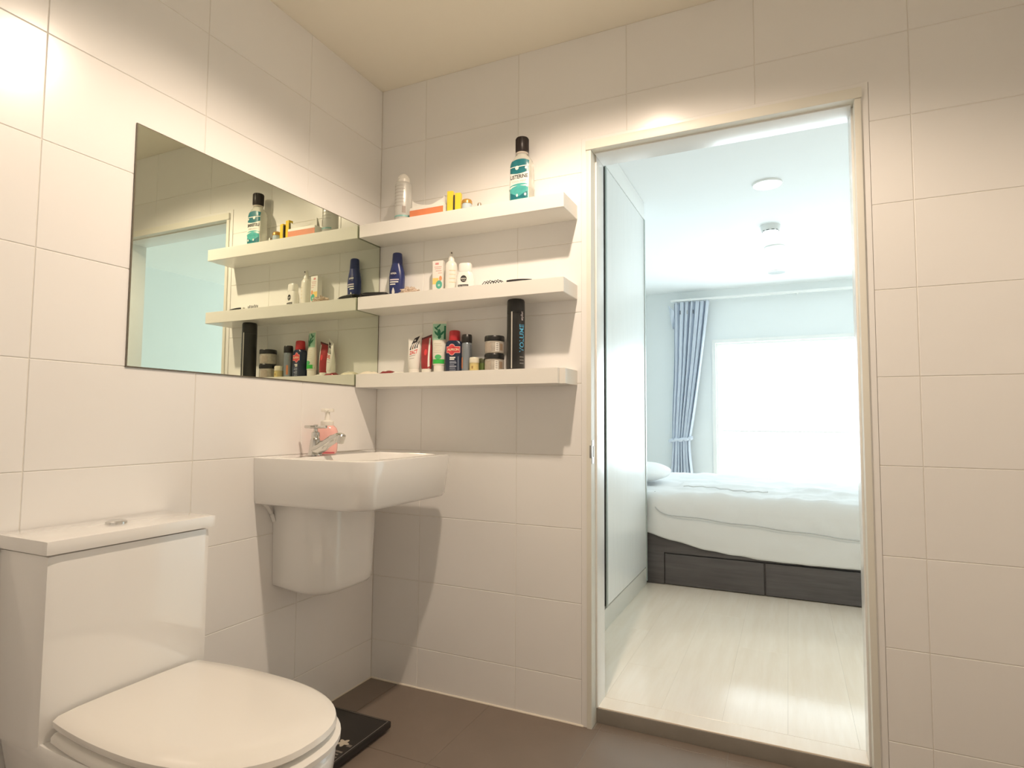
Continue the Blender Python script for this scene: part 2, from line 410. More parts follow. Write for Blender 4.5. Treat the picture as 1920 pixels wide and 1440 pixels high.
# window with two sliding sashes
wn = thing('window_1', None, None, (0, 0, 0), kind='structure')
fbm = bmesh.new(); t_ = 0.035
box_bm(WX0, WX1, BY1 - .012, BY1 + .09, WZ1 - t_, WZ1, bm=fbm); box_bm(WX0, WX1, BY1 - .012, BY1 + .09, WZ0, WZ0 + t_, bm=fbm)
box_bm(WX0, WX0 + t_, BY1 - .012, BY1 + .09, WZ0 + t_, WZ1 - t_, bm=fbm); box_bm(WX1 - t_, WX1, BY1 - .012, BY1 + .09, WZ0 + t_, WZ1 - t_, bm=fbm)
mesh_obj('window_frame', fbm, M_white, wn)
for (x0, x1, y0) in ((WX0 + t_, 2.16, BY1 + .05), (2.10, WX1 - t_, BY1 + .012)):
    sb = bmesh.new(); z0, z1 = WZ0 + t_, WZ1 - t_; s = 0.022
    box_bm(x0, x1, y0, y0 + .03, z1 - s, z1, bm=sb); box_bm(x0, x1, y0, y0 + .03, z0, z0 + s, bm=sb); box_bm(x0, x0 + s, y0, y0 + .03, z0 + s, z1 - s, bm=sb); box_bm(x1 - s, x1, y0, y0 + .03, z0 + s, z1 - s, bm=sb)
    so = mesh_obj('sash', sb, M_white, wn)
    gb = bmesh.new(); vs = [gb.verts.new(p) for p in ((x0 + s, y0 + .015, z0 + s), (x1 - s, y0 + .015, z0 + s), (x1 - s, y0 + .015, z1 - s), (x0 + s, y0 + .015, z1 - s))]; gb.faces.new(vs)
    mesh_obj('pane', gb, M_glass, so)
    box('transom', (x0 + s, x1 - s, y0 + .006, y0 + .024, 0.925, 0.94), M_white, so)

# ------------------------------------------------------------------ mirror and shelves
mr = thing('wall_mirror', 'frameless wall mirror over the washbasin reflecting the shelves', 'mirror', (0.0, 0, 0))
box('glass_edge', (0.0003, 0.0044, -1.02, -0.001, 1.1495, 1.786), M_mirror_edge, mr)
mb = bmesh.new(); vs = [mb.verts.new(p) for p in ((0.0046, -1.0175, 1.152), (0.0046, -0.005, 1.152), (0.0046, -0.005, 1.7835), (0.0046, -1.0175, 1.7835))]; mb.faces.new(vs)
mesh_obj('mirror_face', mb, M_mirror, mr)
SD, SX = -0.142, 0.8596
ZA, ZB, ZC = 1.7826, 1.4967, 1.1951
for nm, zt, lab in (('a', ZA, 'topmost white floating shelf, with the mouthwash bottle on it'), ('b', ZB, 'middle white floating shelf, with the blue lotion bottle on it'), ('c', ZC, 'lowest white floating shelf with a rounded end, holding the black hairspray can')):
    s = box_bm(0.0090, SX, SD, 0.0, zt - .051, zt)
    if nm == 'c':
        ed = [e for e in s.edges if all(abs(v.co.x - SX) < 1e-4 and abs(v.co.y - SD) < 1e-4 for v in e.verts)]
        bmesh.ops.bevel(s, geom=ed, offset=0.02, segments=6, affect='EDGES')
    else:
        bmesh.ops.bevel(s, geom=list(s.edges), offset=0.0012, segments=2, affect='EDGES')
    so_ = tag(mesh_obj('wall_shelf', s, M_shelf, None, 40), lab, 'shelf', 'white shelves on the tiled wall')

# ------------------------------------------------------------------ washbasin with half pedestal
CY = -0.356
bs = thing('washbasin', 'square white ceramic washbasin hung on the tiled wall', 'sink', (0, 0, 0))
def basin_ring(z, xf, hw, rad, cy=CY, x0=0.001, n=7):
    """rounded-front rectangle outline against the wall"""
    pts = [(x0, cy - hw)]
    for i in range(n + 1):
        a = -PI / 2 + PI / 2 * i / n; pts.append((xf - rad + rad * math.cos(a), cy - hw + rad + rad * math.sin(a)))
    for i in range(n + 1):
        a = PI / 2 * i / n; pts.append((xf - rad + rad * math.cos(a), cy + hw - rad + rad * math.sin(a)))
    pts.append((x0, cy + hw))
    return [(x, y, z) for x, y in pts]
def ring_loft(rings, capa=True, capb=True):
    b = bmesh.new(); R_ = [[b.verts.new(p) for p in r] for r in rings]
    for a, c in zip(R_, R_[1:]):
        n = len(a)
        for i in range(n): b.faces.new((a[i], a[(i + 1) % n], c[(i + 1) % n], c[i]))
    if capa: b.faces.new(R_[0][::-1])
    if capb: b.faces.new(R_[-1])
    return b
ZR = 0.900
rings = [basin_ring(0.752, .37, .205, .05), basin_ring(0.752, .405, .234, .060), basin_ring(0.756, .418, .242, .065), basin_ring(0.766, .424, .2455, .065), basin_ring(ZR - .008, .436, .252, .058), basin_ring(ZR - .002, .435, .251, .057), basin_ring(ZR, .431, .248, .053)]
def bowl_ring(z, x0, x1, hw, n):
    # same vertex count as basin_ring, following a rounded rectangle
    pts = []
    src = basin_ring(z, x1, hw, min(.07, hw * .45))
    for (x, y, zz) in src: pts.append((max(x, x0), y, z))
    return pts
rings += [bowl_ring(ZR - .001, .125, .400, .222, 0), bowl_ring(ZR - .012, .130, .394, .215, 0), bowl_ring(ZR - .05, .137, .380, .200, 0), bowl_ring(ZR - .10, .150, .345, .165, 0), bowl_ring(ZR - .118, .18, .29, .10, 0)]
mesh_obj('basin', ring_loft(rings), M_ceramic, bs, 45)
loft('drain', [(ZR - .1185, .022, .022), (ZR - .115, .022, .022), (ZR - .114, .019, .019)], M_chrome, bs, loc=(.235, CY, 0))
pr = []
for z, a, hw, n in ((0.462, .172, .128, 4.0), (0.4625, .186, .142, 4.0), (0.467, .196, .150, 4.0), (0.478, .201, .154, 4.0), (0.50, .204, .156, 4.0), (0.62, .208, .159, 4.0), (0.70, .210, .160, 4.0), (0.7525, .211, .161, 4.0)):
    ring = []
    for i in range(25):
        t = -PI / 2 + PI * i / 24
        x = 0.001 + a * abs(math.cos(t)) ** (2 / n); y = CY - .007 + hw * spow(math.sin(t), 2 / n)
        ring.append((x, y, z + (0.016 * max(0, 1 - x / .15) if z < .47 else (0.008 * max(0, 1 - x / .15) if z < .49 else 0))))
    pr.append(ring)
mesh_obj('half_pedestal', ring_loft(pr), M_ceramic, bs, 45)
mesh_obj('bracket_fin', tube_bm(bez((0.004, CY - .21, .752), (0.004, CY - .19, .735), (0.006, CY - .18, .72), (0.008, CY - .17, .69)), 0.007, 8), M_ceramic, bs, 60)

# chrome pillar tap
fa = thing('basin_tap', 'chrome pillar tap with a cross handle on the washbasin ledge', 'faucet', (0.085, -0.432, ZR))
loft('base', [(0, .024, .024), (.004, .024, .024), (.008, .021, .021), (.03, .019, .018), (.05, .0165, .016), (.058, .013, .013), (.060, .011, .011)], M_chrome, fa)
loft('valve_stem', [(.058, .0125, .0125), (.062, .014, .014), (.076, .0135, .0135), (.079, .0075, .0075), (.088, .0065, .0065), (.09, .009, .009), (.100, .009, .009), (.102, .006, .006)], M_chrome, fa)
hd = mesh_obj('cross_handle', tube_bm([(-.046, 0, .0945), (-.0455, 0, .0945), (0, 0, .0945), (.0455, 0, .0945), (.046, 0, .0945)], [.0035, .0052, .0052, .0052, .0035], 12), M_chrome, fa, 50)
mesh_obj('handle_arm', tube_bm([(0, -.030, .0945), (0, 0, .0945), (0, .030, .0945)], .0048, 12), M_chrome, hd, 50)
mesh_obj('spout', tube_bm(bez((0.0, 0, .018), (.03, 0, .022), (.06, 0, .052), (.098, 0, .064)) + [Vector((.106, 0, .063))], [.020] * 3 + [.0185] * 4 + [.016] * 5 + [.0135] * 3 + [.0125], 16), M_chrome, fa, 50)
loft('aerator', [(-.018, .0105, .0105), (-.016, .0140, .0140), (.010, .0140, .0140), (.014, .010, .010)], M_chrome, fa, loc=(.108, 0, .060), rot=(0, R(22), 0))

# pink soap bottle
M_pink = mat('pink_soap_bottle', (0.90, 0.50, 0.46), rough=0.2, coat=0.3, var=0.02)
M_cream = mat('cream_white_plastic', (0.84, 0.82, 0.76), rough=0.3, var=0.01)
M_redp = mat('red_print', (0.72, 0.10, 0.09), rough=0.4, var=0.05)
so = thing('soap_dispenser', 'pink liquid soap bottle with a white pump behind the tap', 'soap bottle', (0.062, -0.352, ZR), 30)
SB = [(0, .030, .022, 2.6), (.004, .034, .025, 2.6), (.02, .036, .0265, 2.6), (.055, .0375, .027, 2.5), (.078, .0365, .027, 2.4), (.090, .032, .025, 2.2), (.097, .025, .021, 2.1), (.100, .019, .019, 2)]
loft('bottle', SB, M_pink, so)
patch('label_band', SB, -.030, .030, .003, .008, mat('deep_pink', (.62, .12, .15), rough=.4, var=.03), so)
patch('flower_print', SB, .004, .028, .030, .054, mat('rose_print', (.80, .15, .20), rough=.4, var=.2, vscale=120), so, shape=disc_shape)
patch('flower_print', SB, .001, .012, .040, .052, mat('pale_pink', (.92, .62, .60), rough=.4, var=.1), so, off=.0011, shape=disc_shape)
loft('pump_collar', [(.098, .021, .021), (.100, .022, .022), (.113, .022, .022), (.116, .018, .018)], M_cream, so)
loft('pump_stem', [(.115, .010, .010), (.128, .008, .008), (.148, .0075, .0075)], M_cream, so)
ph = bmesh.new()
box_bm(-.021, .021, -.011, .011, .146, .158, bev=.004, bm=ph); tube_bm([(0, -.008, .152), (0, -.025, .151), (0, -.036, .147)], [.006, .0055, .0045], 12, ph)
mesh_obj('pump_head', ph, M_cream, so, 50)

# ------------------------------------------------------------------ things on the top shelf
M_lab = mat('white_label', (0.82, 0.81, 0.76), rough=0.45, var=0.02)
M_ink = mat('dark_ink', (0.03, 0.028, 0.03), rough=0.5, var=0.1)
M_grey = mat('grey_ink', (0.42, 0.40, 0.38), rough=0.5, var=0.1)
M_teal = mat('teal_label', (0.015, 0.16, 0.19), rough=0.35, var=0.35, vscale=45)
M_aqua = mat('aqua_print', (0.08, 0.42, 0.40), rough=0.35, var=0.3, vscale=60)
YS = -0.070
t = thing('spray_can', 'white aerosol can with a domed white cap on the topmost shelf', 'spray can', (0.186, -.100, ZA), 25, sz=.927)
CAN = [(0, .0305, .0305), (.003, .0325, .0325), (.155, .0325, .0325), (.163, .029, .029), (.166, .025, .025)]
loft('can', CAN, mat('satin_white_can', (0.66, 0.66, 0.63), rough=0.35, metal=0.25, var=0.02), t)
for i in range(7): band('label_line', CAN, .060 + .014 * i, .0625 + .014 * i, -70, 8 + 5 * (i % 3), mat('faint_print', (.52, .50, .47), rough=.5, var=.1), t)
band('bar_code', CAN, .030, .058, 2, 26, mat('brown_grey_print', (.36, .31, .27), rough=.5, var=.2, vscale=200), t)
band('teal_foot_band', CAN, .014, .021, -75, 60, mat('teal_stripe', (.25, .48, .45), rough=.4, var=.1), t)
loft('cap', [(.164, .0235, .0235), (.178, .0235, .0235), (.1785, .0225, .0225), (.180, .0225, .0225), (.1805, .0235, .0235), (.188, .022, .022), (.198, .016, .016), (.204, .008, .008), (.2055, .002, .002)], M_cream, t)

t = thing('carton_tray', 'low white carton with an orange-red side lying open on the topmost shelf', 'box', (0.3125, -0.106, ZA), 0, sz=.80)
box('carton', (-.074, .074, -.026, .026, 0, .0465), M_lab, t, 0.001)
box('orange_side', (-.0735, .0735, -.0268, -.0258, .004, .0330), mat('orange_red_print', (0.76, 0.25, 0.11), rough=0.45, var=0.18, vscale=14), t)
fl = bmesh.new(); prev = None; cols_ = []
for i in range(25):
    u = i / 24; x = -.072 + .144 * u
    h = .056 + .032 * (abs(2 * u - 1) ** 2.2) + .003 * noise.noise((u * 6, 1, 2))
    cols_.append([fl.verts.new((x, -.012 + .004 * noise.noise((u * 5, 7, 0)), .044)), fl.verts.new((x, -.014 + .004 * noise.noise((u * 5, 3, 0)), h)), fl.verts.new((x, -.008 + .004 * noise.noise((u * 5, 3, 0)), h)), fl.verts.new((x, .006, .044))])
for a, c in zip(cols_, cols_[1:]):
    for k in range(3): fl.faces.new((a[k], c[k], c[k + 1], a[k + 1]))
mesh_obj('paper_flap', fl, M_lab, t, 60)
t = thing('small_carton', 'small pale box with a mint end beside the white aerosol can', 'box', (0.222, -0.040, ZA), 0, sz=.90)
box('carton', (-.013, .013, -.016, .016, 0, .070), mat('pale_grey_card', (.70, .70, .66), rough=.6, var=.03), t, 0.0008)
box('mint_end', (.0128, .0134, -.0155, .0155, .001, .069), mat('mint_print', (.45, .70, .60), rough=.5, var=.1), t)
M_yel = mat('yellow_card', (0.86, 0.62, 0.05), rough=0.4, var=0.06)
t = thing('yellow_stick', 'taller of two slim yellow upright boxes on the topmost shelf', 'box', (0.4045, -.108, ZA), 12, 'yellow slim boxes', sz=.82)
box('box', (-.0115, .0115, -.010, .010, 0, .101), M_yel, t, 0.0015)
box('olive_side', (-.0125, -.0116, -.009, .009, .002, .085), mat('olive_card', (.35, .30, .14), rough=.5, var=.1), t)
t = thing('yellow_stick', 'shorter of two slim yellow upright boxes, with a black strip', 'box', (0.4365, -.108, ZA), 12, 'yellow slim boxes', sz=.80)
box('box', (-.0105, .0115, -.010, .010, 0, .089), M_yel, t, 0.0015)
box('black_strip', (-.0165, -.0106, -.0095, .0095, .001, .080), M_ink, t, 0.001)
t = thing('cream_jar', 'tiny pale blue jar with a gold lid on the topmost shelf', 'jar', (0.4725, -.108, ZA), 0, sz=.72)
loft('jar', [(0, .0165, .0165), (.002, .018, .018), (.036, .018, .018)], mat('pale_blue_glass', (.55, .66, .72), rough=.2, var=.02), t)
loft('lid', [(.036, .0195, .0195), (.048, .0195, .0195), (.056, .017, .017), (.0605, .010, .010), (.0615, .002, .002)], mat('gold_lid', (0.62, 0.36, 0.10), rough=0.3, metal=0.5, var=0.1), t)
loft('screw_cap', [(0, .008, .008), (.022, .0075, .0075), (.026, .0055, .0055)], mat('dull_metal_cap', (.42, .36, .30), rough=.4, metal=.5, var=.1), None, loc=(0.520, -.1, ZA))
tag(bpy.data.objects['screw_cap'], 'tiny dull metal cap standing on the topmost shelf', 'cap')

t = thing('mouthwash_bottle', 'clear mouthwash bottle with a black cap and teal label on the topmost shelf', 'bottle', (0.664, -0.044, ZA), -2, sz=1.056)
LB = [(0, .038, .022, 4), (.004, .0425, .0265, 4), (.060, .043, .027, 4), (.066, .045, .029, 4), (.072, .043, .027, 4), (.150, .042, .0265, 3.6), (.165, .039, .025, 3.2), (.178, .030, .022, 2.6), (.186, .021, .020, 2.1), (.192, .0195, .0195, 2), (.200, .0195, .0195, 2)]
loft('bottle', LB, mat('clear_bottle', (0.93, 0.94, 0.86), rough=0.12, trans=0.55, var=0.01), t, seg=48)
patch('label', LB, -.0375, .0375, .022, .158, M_lab, t, off=.0004, nz=12)
patch('label_top', LB, -.037, .037, .122, .160, M_teal, t, off=.0009, nz=8, shape=lambda u, v, x0, x1, z0, z1: (x0 + (x1 - x0) * u, z0 + (z1 - z0) * v - .006 * (1 - v) * (1 - (2 * u - 1) ** 2) + .008 * v * (1 - (2 * u - 1) ** 2)))
patch('white_swirl', LB, -.037, .037, .1395, .1425, M_lab, t, off=.0013, nz=2)
patch('splash_print', LB, -.014, .000, .130, .144, M_lab, t, off=.0014, nz=6, nx=8, shape=disc_shape)
patch('splash_print', LB, .024, .033, .129, .138, M_lab, t, off=.0014, nz=6, nx=8, shape=disc_shape)
patch('label_foot', LB, -.0365, .0365, .026, .076, M_aqua, t, off=.0009, nz=8, shape=lambda u, v, x0, x1, z0, z1: (x0 + (x1 - x0) * u, z0 + (z1 - z0) * v + .006 * v * (1 - (2 * u - 1) ** 2)))
patch('deep_teal_swirl', LB, -.034, .034, .029, .052, M_teal, t, off=.0012, nz=4, shape=lambda u, v, x0, x1, z0, z1: (x0 + (x1 - x0) * u, z0 + (z1 - z0) * v * (0.35 + .65 * abs(2 * u - 1))))
patch('droplet_print', LB, -.010, -.002, .036, .046, M_lab, t, off=.0015, nz=4, nx=6, shape=disc_shape)
patch('droplet_print', LB, .022, .030, .036, .046, M_lab, t, off=.0015, nz=4, nx=6, shape=disc_shape)
text_front('LISTERINE', LB, 0, .105, .0185, M_ink, t, width=.069, bold=.022)
text_front('COOL MINT', LB, .002, .089, .0095, M_grey, t, width=.056, bold=.0)
CP = [(.197, .0225, .0225), (.199, .0235, .0235), (.246, .0235, .0235), (.2485, .022, .022), (.2495, .018, .018)]
cp = loft('cap', CP, mat('brown_black_cap', (0.022, 0.015, 0.013), rough=0.35, var=0.1), t, seg=48)
rb = bmesh.new()
for i in range(36):
    a = 2 * PI * i / 36; tube_bm([(.0235 * math.cos(a), .0235 * math.sin(a), .201), (.0235 * math.cos(a), .0235 * math.sin(a), .245)], .0009, 5, rb)
mesh_obj('grip_ridges', rb, MATS['brown_black_cap'], cp)
loft('tamper_ring', [(.190, .0215, .0215), (.196, .0225, .0225)], mat('clear_ring', (.55, .50, .44), rough=.3, var=.3, vscale=90), t)

# ------------------------------------------------------------------ middle shelf
t = thing('lotion_bottle', 'dark blue body lotion bottle on the middle shelf', 'bottle', (0.112, -0.030, ZB), 14, sz=1.085)
M_navy = mat('deep_blue_plastic', (0.022, 0.035, 0.15), rough=0.3, coat=0.2, var=0.06)
NB = [(0, .026, .018, 3), (.003, .028, .020, 3), (.05, .030, .0215, 2.8), (.085, .0315, .0225, 2.6), (.105, .029, .0215, 2.4), (.125, .0235, .020, 2.2), (.134, .0215, .0195, 2.1)]
loft('bottle', NB, M_navy, t)
loft('cap', [(.1345, .0205, .0190), (.136, .0212, .0195), (.170, .0192, .0178), (.1745, .0175, .016), (.1765, .013, .012)], M_navy, t)
patch('brand_disc', NB, -.021, .007, .082, .110, mat('brand_blue', (.012, .018, .10), rough=.4, var=.02), t, shape=disc_shape)
text_front('NIVEA', NB, -.007, .096, .0095, M_lab, t, width=.026, bold=.02)
for i, w in enumerate((.038, .036, .024)): patch('text_line', NB, -.022, -.022 + w, .071 - .0085 * i, .0755 - .0085 * i, M_lab if i else mat('pale_pink_ink', (.70, .62, .68), rough=.5, var=.1), t, nz=1)
patch('drop_print', NB, -.016, .002, .018, .045, M_lab, t, nz=8, nx=8, shape=lambda u, v, x0, x1, z0, z1: ((x0 + x1) / 2 + (x1 - x0) * (u - .5) * math.sqrt(max(0, math.sin(PI * min(1, v * 1.0)))) * (1 - .75 * v), z0 + (z1 - z0) * v))
# crumpled wrapper
cr = bmesh.new(); bmesh.ops.create_icosphere(cr, subdivisions=4, radius=1)
for v in cr.verts:
    n_ = v.co.copy(); d = 1 + .45 * noise.noise(n_ * 2.3) + .25 * noise.noise(n_ * 6 + Vector((3, 1, 0)))
    v.co = Vector((n_.x * .036 * d, n_.y * .022 * d, max(0.0, .011 + n_.z * .016 * d)))
tag(mesh_obj('plastic_wrapper', cr, mat('pinkish_clear_film', (0.88, 0.74, 0.62), rough=0.25, trans=0.35, var=0.12, vscale=60), None, 30, loc=(0.222, -0.105, ZB)), 'small crumpled pinkish plastic wrapper beside the blue lotion bottle', 'wrapper')
# black pouch next to the mirror
t = thing('flat_pouch', 'flat black pouch lying against the mirror on the middle shelf', 'pouch', (0.068, -0.104, ZB), 16)
loft('pouch', [(0, .050, .024, 5), (.002, .054, .028, 5), (.013, .054, .028, 5), (.018, .047, .021, 4), (.019, .03, .008, 3)], M_black, t)
box('zip_line', (-.048, .048, -.0292, -.0275, .007, .0085), mat('zip_grey', (.06, .06, .06), rough=.5, var=.1), t)
box('zip_pull', (-.056, -.049, -.0295, -.025, .001, .012), M_black, t, .001)
# printed carton
t = thing('skincare_carton', 'slim white carton printed yellow and green on the middle shelf', 'box', (0.312, -0.036, ZB), 8, sz=1.088)
KB = [(0, .0215, .012, 40), (.124, .0215, .012, 40)]
box('carton', (-.0215, .0215, -.012, .012, 0, .124), M_lab, t, .0006)
def flat(name, x0, x1, z0, z1, m_, par, y=-.0122, bm=None):
    return box(name, (x0, x1, y - .0002, y + .0002, z0, z1), m_, par)
flat('brand_print', -.010, .004, .1095, .1165, mat('rose_ink', (.70, .30, .30), rough=.5, var=.1), t)
for i, (a, c, z) in enumerate(((-.014, .016, .100), (-.012, .014, .094), (-.008, .016, .086), (.002, .018, .078))): flat('text_line', a, c, z, z + .0028, mat('salmon_ink', (.74, .50, .46), rough=.5, var=.2), t)
def flat_disc(name, cx, cz, rx, rz_, m_, par, y):
    b = bmesh.new(); ring = [b.verts.new((cx + rx * math.cos(2 * PI * i / 20), y, cz + rz_ * math.sin(2 * PI * i / 20))) for i in range(20)]; b.faces.new(ring)
    return mesh_obj(name, b, m_, par)
flat('yellow_panel', -.0205, .004, .040, .062, mat('amber_print', (.85, .62, .20), rough=.5, var=.15, vscale=60), t)
flat_disc('orange_print', .012, .060, .006, .009, mat('orange_print', (.80, .36, .18), rough=.5, var=.2), t, -.01245)
flat_disc('green_print', .006, .038, .013, .015, mat('green_print', (.10, .45, .34), rough=.5, var=.15), t, -.0126)
flat_disc('green_print_core', .006, .036, .005, .004, mat('pale_green_print', (.45, .70, .60), rough=.5, var=.1), t, -.0128)
# white nozzle bottle
t = thing('nozzle_bottle', 'plain cream white bottle with a pointed nozzle on the middle shelf', 'bottle', (0.3675, -0.037, ZB), 20, sz=1.071)
WB_ = [(0, .0215, .0185, 2.6), (.003, .0228, .02, 2.6), (.100, .0228, .02, 2.5), (.112, .0205, .0185, 2.3), (.119, .0135, .0135, 2)]
loft('bottle', WB_, M_cream, t)
for i in range(4): patch('text_line', WB_, -.004, .019, .040 + .014 * i, .0425 + .014 * i, mat('pale_gold_ink', (.76, .68, .48), rough=.5, var=.05), t, nz=1)
loft('nozzle', [(.118, .0125, .0125), (.130, .0115, .0115), (.134, .0085, .0085), (.150, .0065, .0065), (.156, .0045, .0045)], M_cream, t)
loft('nozzle_hole', [(-.0022, .0026, .0026), (.0026, .0026, .0026)], mat('hole_shade_grey', (.10, .09, .09), rough=.6, var=.1), t, loc=(.002, -.0068, .149), rot=(R(90), 0, 0))  # grey plug, its colour stands for the dark inside the nozzle hole
# roll-on deodorant
t = thing('deodorant', 'white roll-on deodorant with a black round mark on the middle shelf', 'deodorant', (0.4345, -0.046, ZB), 14, sz=1.068)
DB = [(0, .030, .0165, 3), (.003, .0345, .019, 3), (.045, .0345, .019, 3), (.062, .0315, .0185, 2.8), (.072, .027, .017, 2.6)]
loft('bottle', DB, mat('bright_white_plastic', (.86, .85, .82), rough=.25, var=.01), t)
loft('cap', [(.0725, .0245, .0165, 3.2), (.074, .0255, .017, 3.2), (.098, .0245, .0165, 3.2), (.103, .0225, .015, 3), (.1045, .018, .012, 3)], MATS['bright_white_plastic'], t)
patch('round_mark', DB, -.014, .010, .034, .058, M_ink, t, nz=10, nx=12, shape=disc_shape)
text_front('NIVEA', DB, -.002, .046, .0075, M_lab, t, width=.020, bold=.02)
text_front('FOR MEN', DB, -.0005, .0395, .004, M_lab, t, width=.013, bold=.01)
patch('black_bar', DB, -.024, .017, .0145, .0255, M_ink, t, nz=2)
text_front('Dry Impact', DB, -.0035, .0205, .0075, M_lab, t, width=.036, bold=.0)
# hairpins and tweezers
hp = thing('hair_clip', 'bunch of thin dark hairpins on the middle shelf', 'hairpins', (0.590, -0.122, ZB), 4)
for i in range(7):
    a = -.036 + .010 * i; z = .005 + .0015 * (i % 3)
    tb = tube_bm([(a - .004, -.006, .002), (a + .003, .000, z + .009), (a + .012, .006, z + .004), (a + .017, .010, .002)], .0015, 6)
    mesh_obj('hairpin', tb, M_ink, hp, 60)
tag(mesh_obj('paper_scrap', box_bm(-.006, .006, -.006, .006, 0, .009, bev=.003), M_lab, None, 40, loc=(0.640, -0.128, ZB)), 'tiny white scrap between hairpins and black tweezers', 'scrap')
t = thing('tweezers', 'black tapered tweezers lying on the middle shelf', 'tweezers', (0.648, -0.124, ZB), 4)
for s in (-1, 1):
    b = bmesh.new(); rr_ = []
    for i in range(9):
        u = i / 8; x = .09 * u - .002; w = .0055 * (1 - .8 * u); zc = .0065 + s * .0030 * math.sin(PI * min(1, u * 1.0)) ** .7 * (1 if u > .02 else 0)
        rr_.append([b.verts.new((x, y_, zc + z_)) for y_, z_ in ((-w, -.0026), (w, -.0026), (w, .0026 * (1 - .7 * u)), (-w, .0026 * (1 - .7 * u)))])
    for a, c in zip(rr_, rr_[1:]):
        for i in range(4): b.faces.new((a[i], a[(i + 1) % 4], c[(i + 1) % 4], c[i]))
    b.faces.new(rr_[0]); b.faces.new(rr_[-1])
    mesh_obj('arm', b, M_ink, t)

# ------------------------------------------------------------------ lowest shelf
def sachet(name, label, x, y, lx, ly, h, rz, m_, seed):
    b = bmesh.new(); nx_, ny_ = 16, 10; top = []; bot = []
    for j in range(ny_ + 1):
        rt, rb_ = [], []
        for i in range(nx_ + 1):
            u, v = 2 * i / nx_ - 1, 2 * j / ny_ - 1
            k = max(0, (1 - abs(u) ** 4)) * max(0, (1 - abs(v) ** 4))
            z = .001 + h * k * (0.75 + .5 * noise.noise((u * 1.7 + seed, v * 1.7, seed)))
            rt.append(b.verts.new((u * lx / 2, v * ly / 2, max(.001, z)))); rb_.append(b.verts.new((u * lx / 2, v * ly / 2, 0)))
        top.append(rt); bot.append(rb_)
    for j in range(ny_):
        for i in range(nx_):
            b.faces.new((top[j][i], top[j][i + 1], top[j + 1][i + 1], top[j + 1][i])); b.faces.new((bot[j][i], bot[j + 1][i], bot[j + 1][i + 1], bot[j][i + 1]))
    for j in range(ny_):
        for i in (0, nx_): b.faces.new((top[j][i], top[j + 1][i], bot[j + 1][i], bot[j][i]))
    for i in range(nx_):
        for j in (0, ny_): b.faces.new((top[j][i], bot[j][i], bot[j][i + 1], top[j][i + 1]))
    return tag(mesh_obj(name, b, m_, None, 50, loc=(x, y, ZC), rot=(0, 0, R(rz))), label, 'sachet')
sachet('sachet', 'crumpled cream sachet at the mirror end of the lowest shelf', .052, -.108, .080, .050, .013, 6, mat('cream_foil', (.80, .74, .60), rough=.35, var=.08, vscale=40), 1.3)
sachet('sachet', 'white sachet next to the dark red one on the lowest shelf', .096, -.062, .07, .05, .020, -12, M_lab, 4.1)
sachet('sachet', 'small dark red foil sachet on the lowest shelf', .144, -.116, .058, .040, .013, 4, mat('dark_red_foil', (.28, .03, .035), rough=.3, metal=.2, var=.2, vscale=50), 7.7)
sachet('sachet', 'thin white sachet lying in front of the zebra toothpaste tube', .196, -.122, .045, .03, .006, -6, M_lab, 9.2)

def squeeze_tube(name, label, x, y, rz, secs, m_, capsecs, capm, cat='tube'):
    t = thing(name, label, cat, (x, y, ZC), rz, sz=1.033)
    loft('tube', secs, m_, t, seg=32); loft('cap', capsecs, capm, t, seg=32)
    return t
# zebra toothpaste tube
ZT = [(.020, .019, .017), (.024, .022, .019, 2), (.06, .0245, .0175, 2), (.10, .026, .011, 2, .002, 0), (.130, .0270, .004, 2, .004, 0), (.140, .0272, .0012, 2, .0045, 0), (.146, .0272, .0010, 2, .005, 0)]
t = squeeze_tube('toothpaste_tube', 'white toothpaste tube with red letters and a zebra print, standing on its cap', .211, -.046, 27, ZT, M_lab, [(0, .0205, .018), (.0195, .0205, .018), (.021, .018, .016)], M_cream)
text_front('ZACT', ZT, -.001, .083, .019, M_redp, t, width=.030, bold=.03, shear=.08)
patch('text_line', ZT, -.017, .006, .070, .0725, M_grey, t, nz=1); patch('text_line', ZT, -.017, .002, .060, .0615, M_grey, t, nz=1)
def zeb(u, v, x0, x1, z0, z1): return (x0 + (x1 - x0) * u + .012 * v, z0 + (z1 - z0) * v)
patch('zebra_patch', ZT, -.010, .010, .118, .136, M_ink, t, nz=6, shape=zeb)
patch('zebra_eye', ZT, .000, .007, .124, .130, M_lab, t, nz=4, nx=6, off=.0012, shape=disc_shape)
for i in range(4): patch('zebra_stripe', ZT, -.016 + .0085 * i, -.011 + .0085 * i, .096, .118, M_ink if i != 1 else mat('brown_print', (.18, .08, .03), rough=.5, var=.2), t, nz=6, nx=3, shape=lambda u, v, x0, x1, z0, z1: (x0 + (x1 - x0) * u * (1 - .5 * v) + .010 * v * v, z0 + (z1 - z0) * v))
def lean(t, k, h):
    for ch in t.children:
        for v in ch.data.vertices:
            if v.co.z > .02: v.co.z += k * v.co.x * min(1.0, max(0, v.co.z - .02) / h)
lean(t, .50, .12)
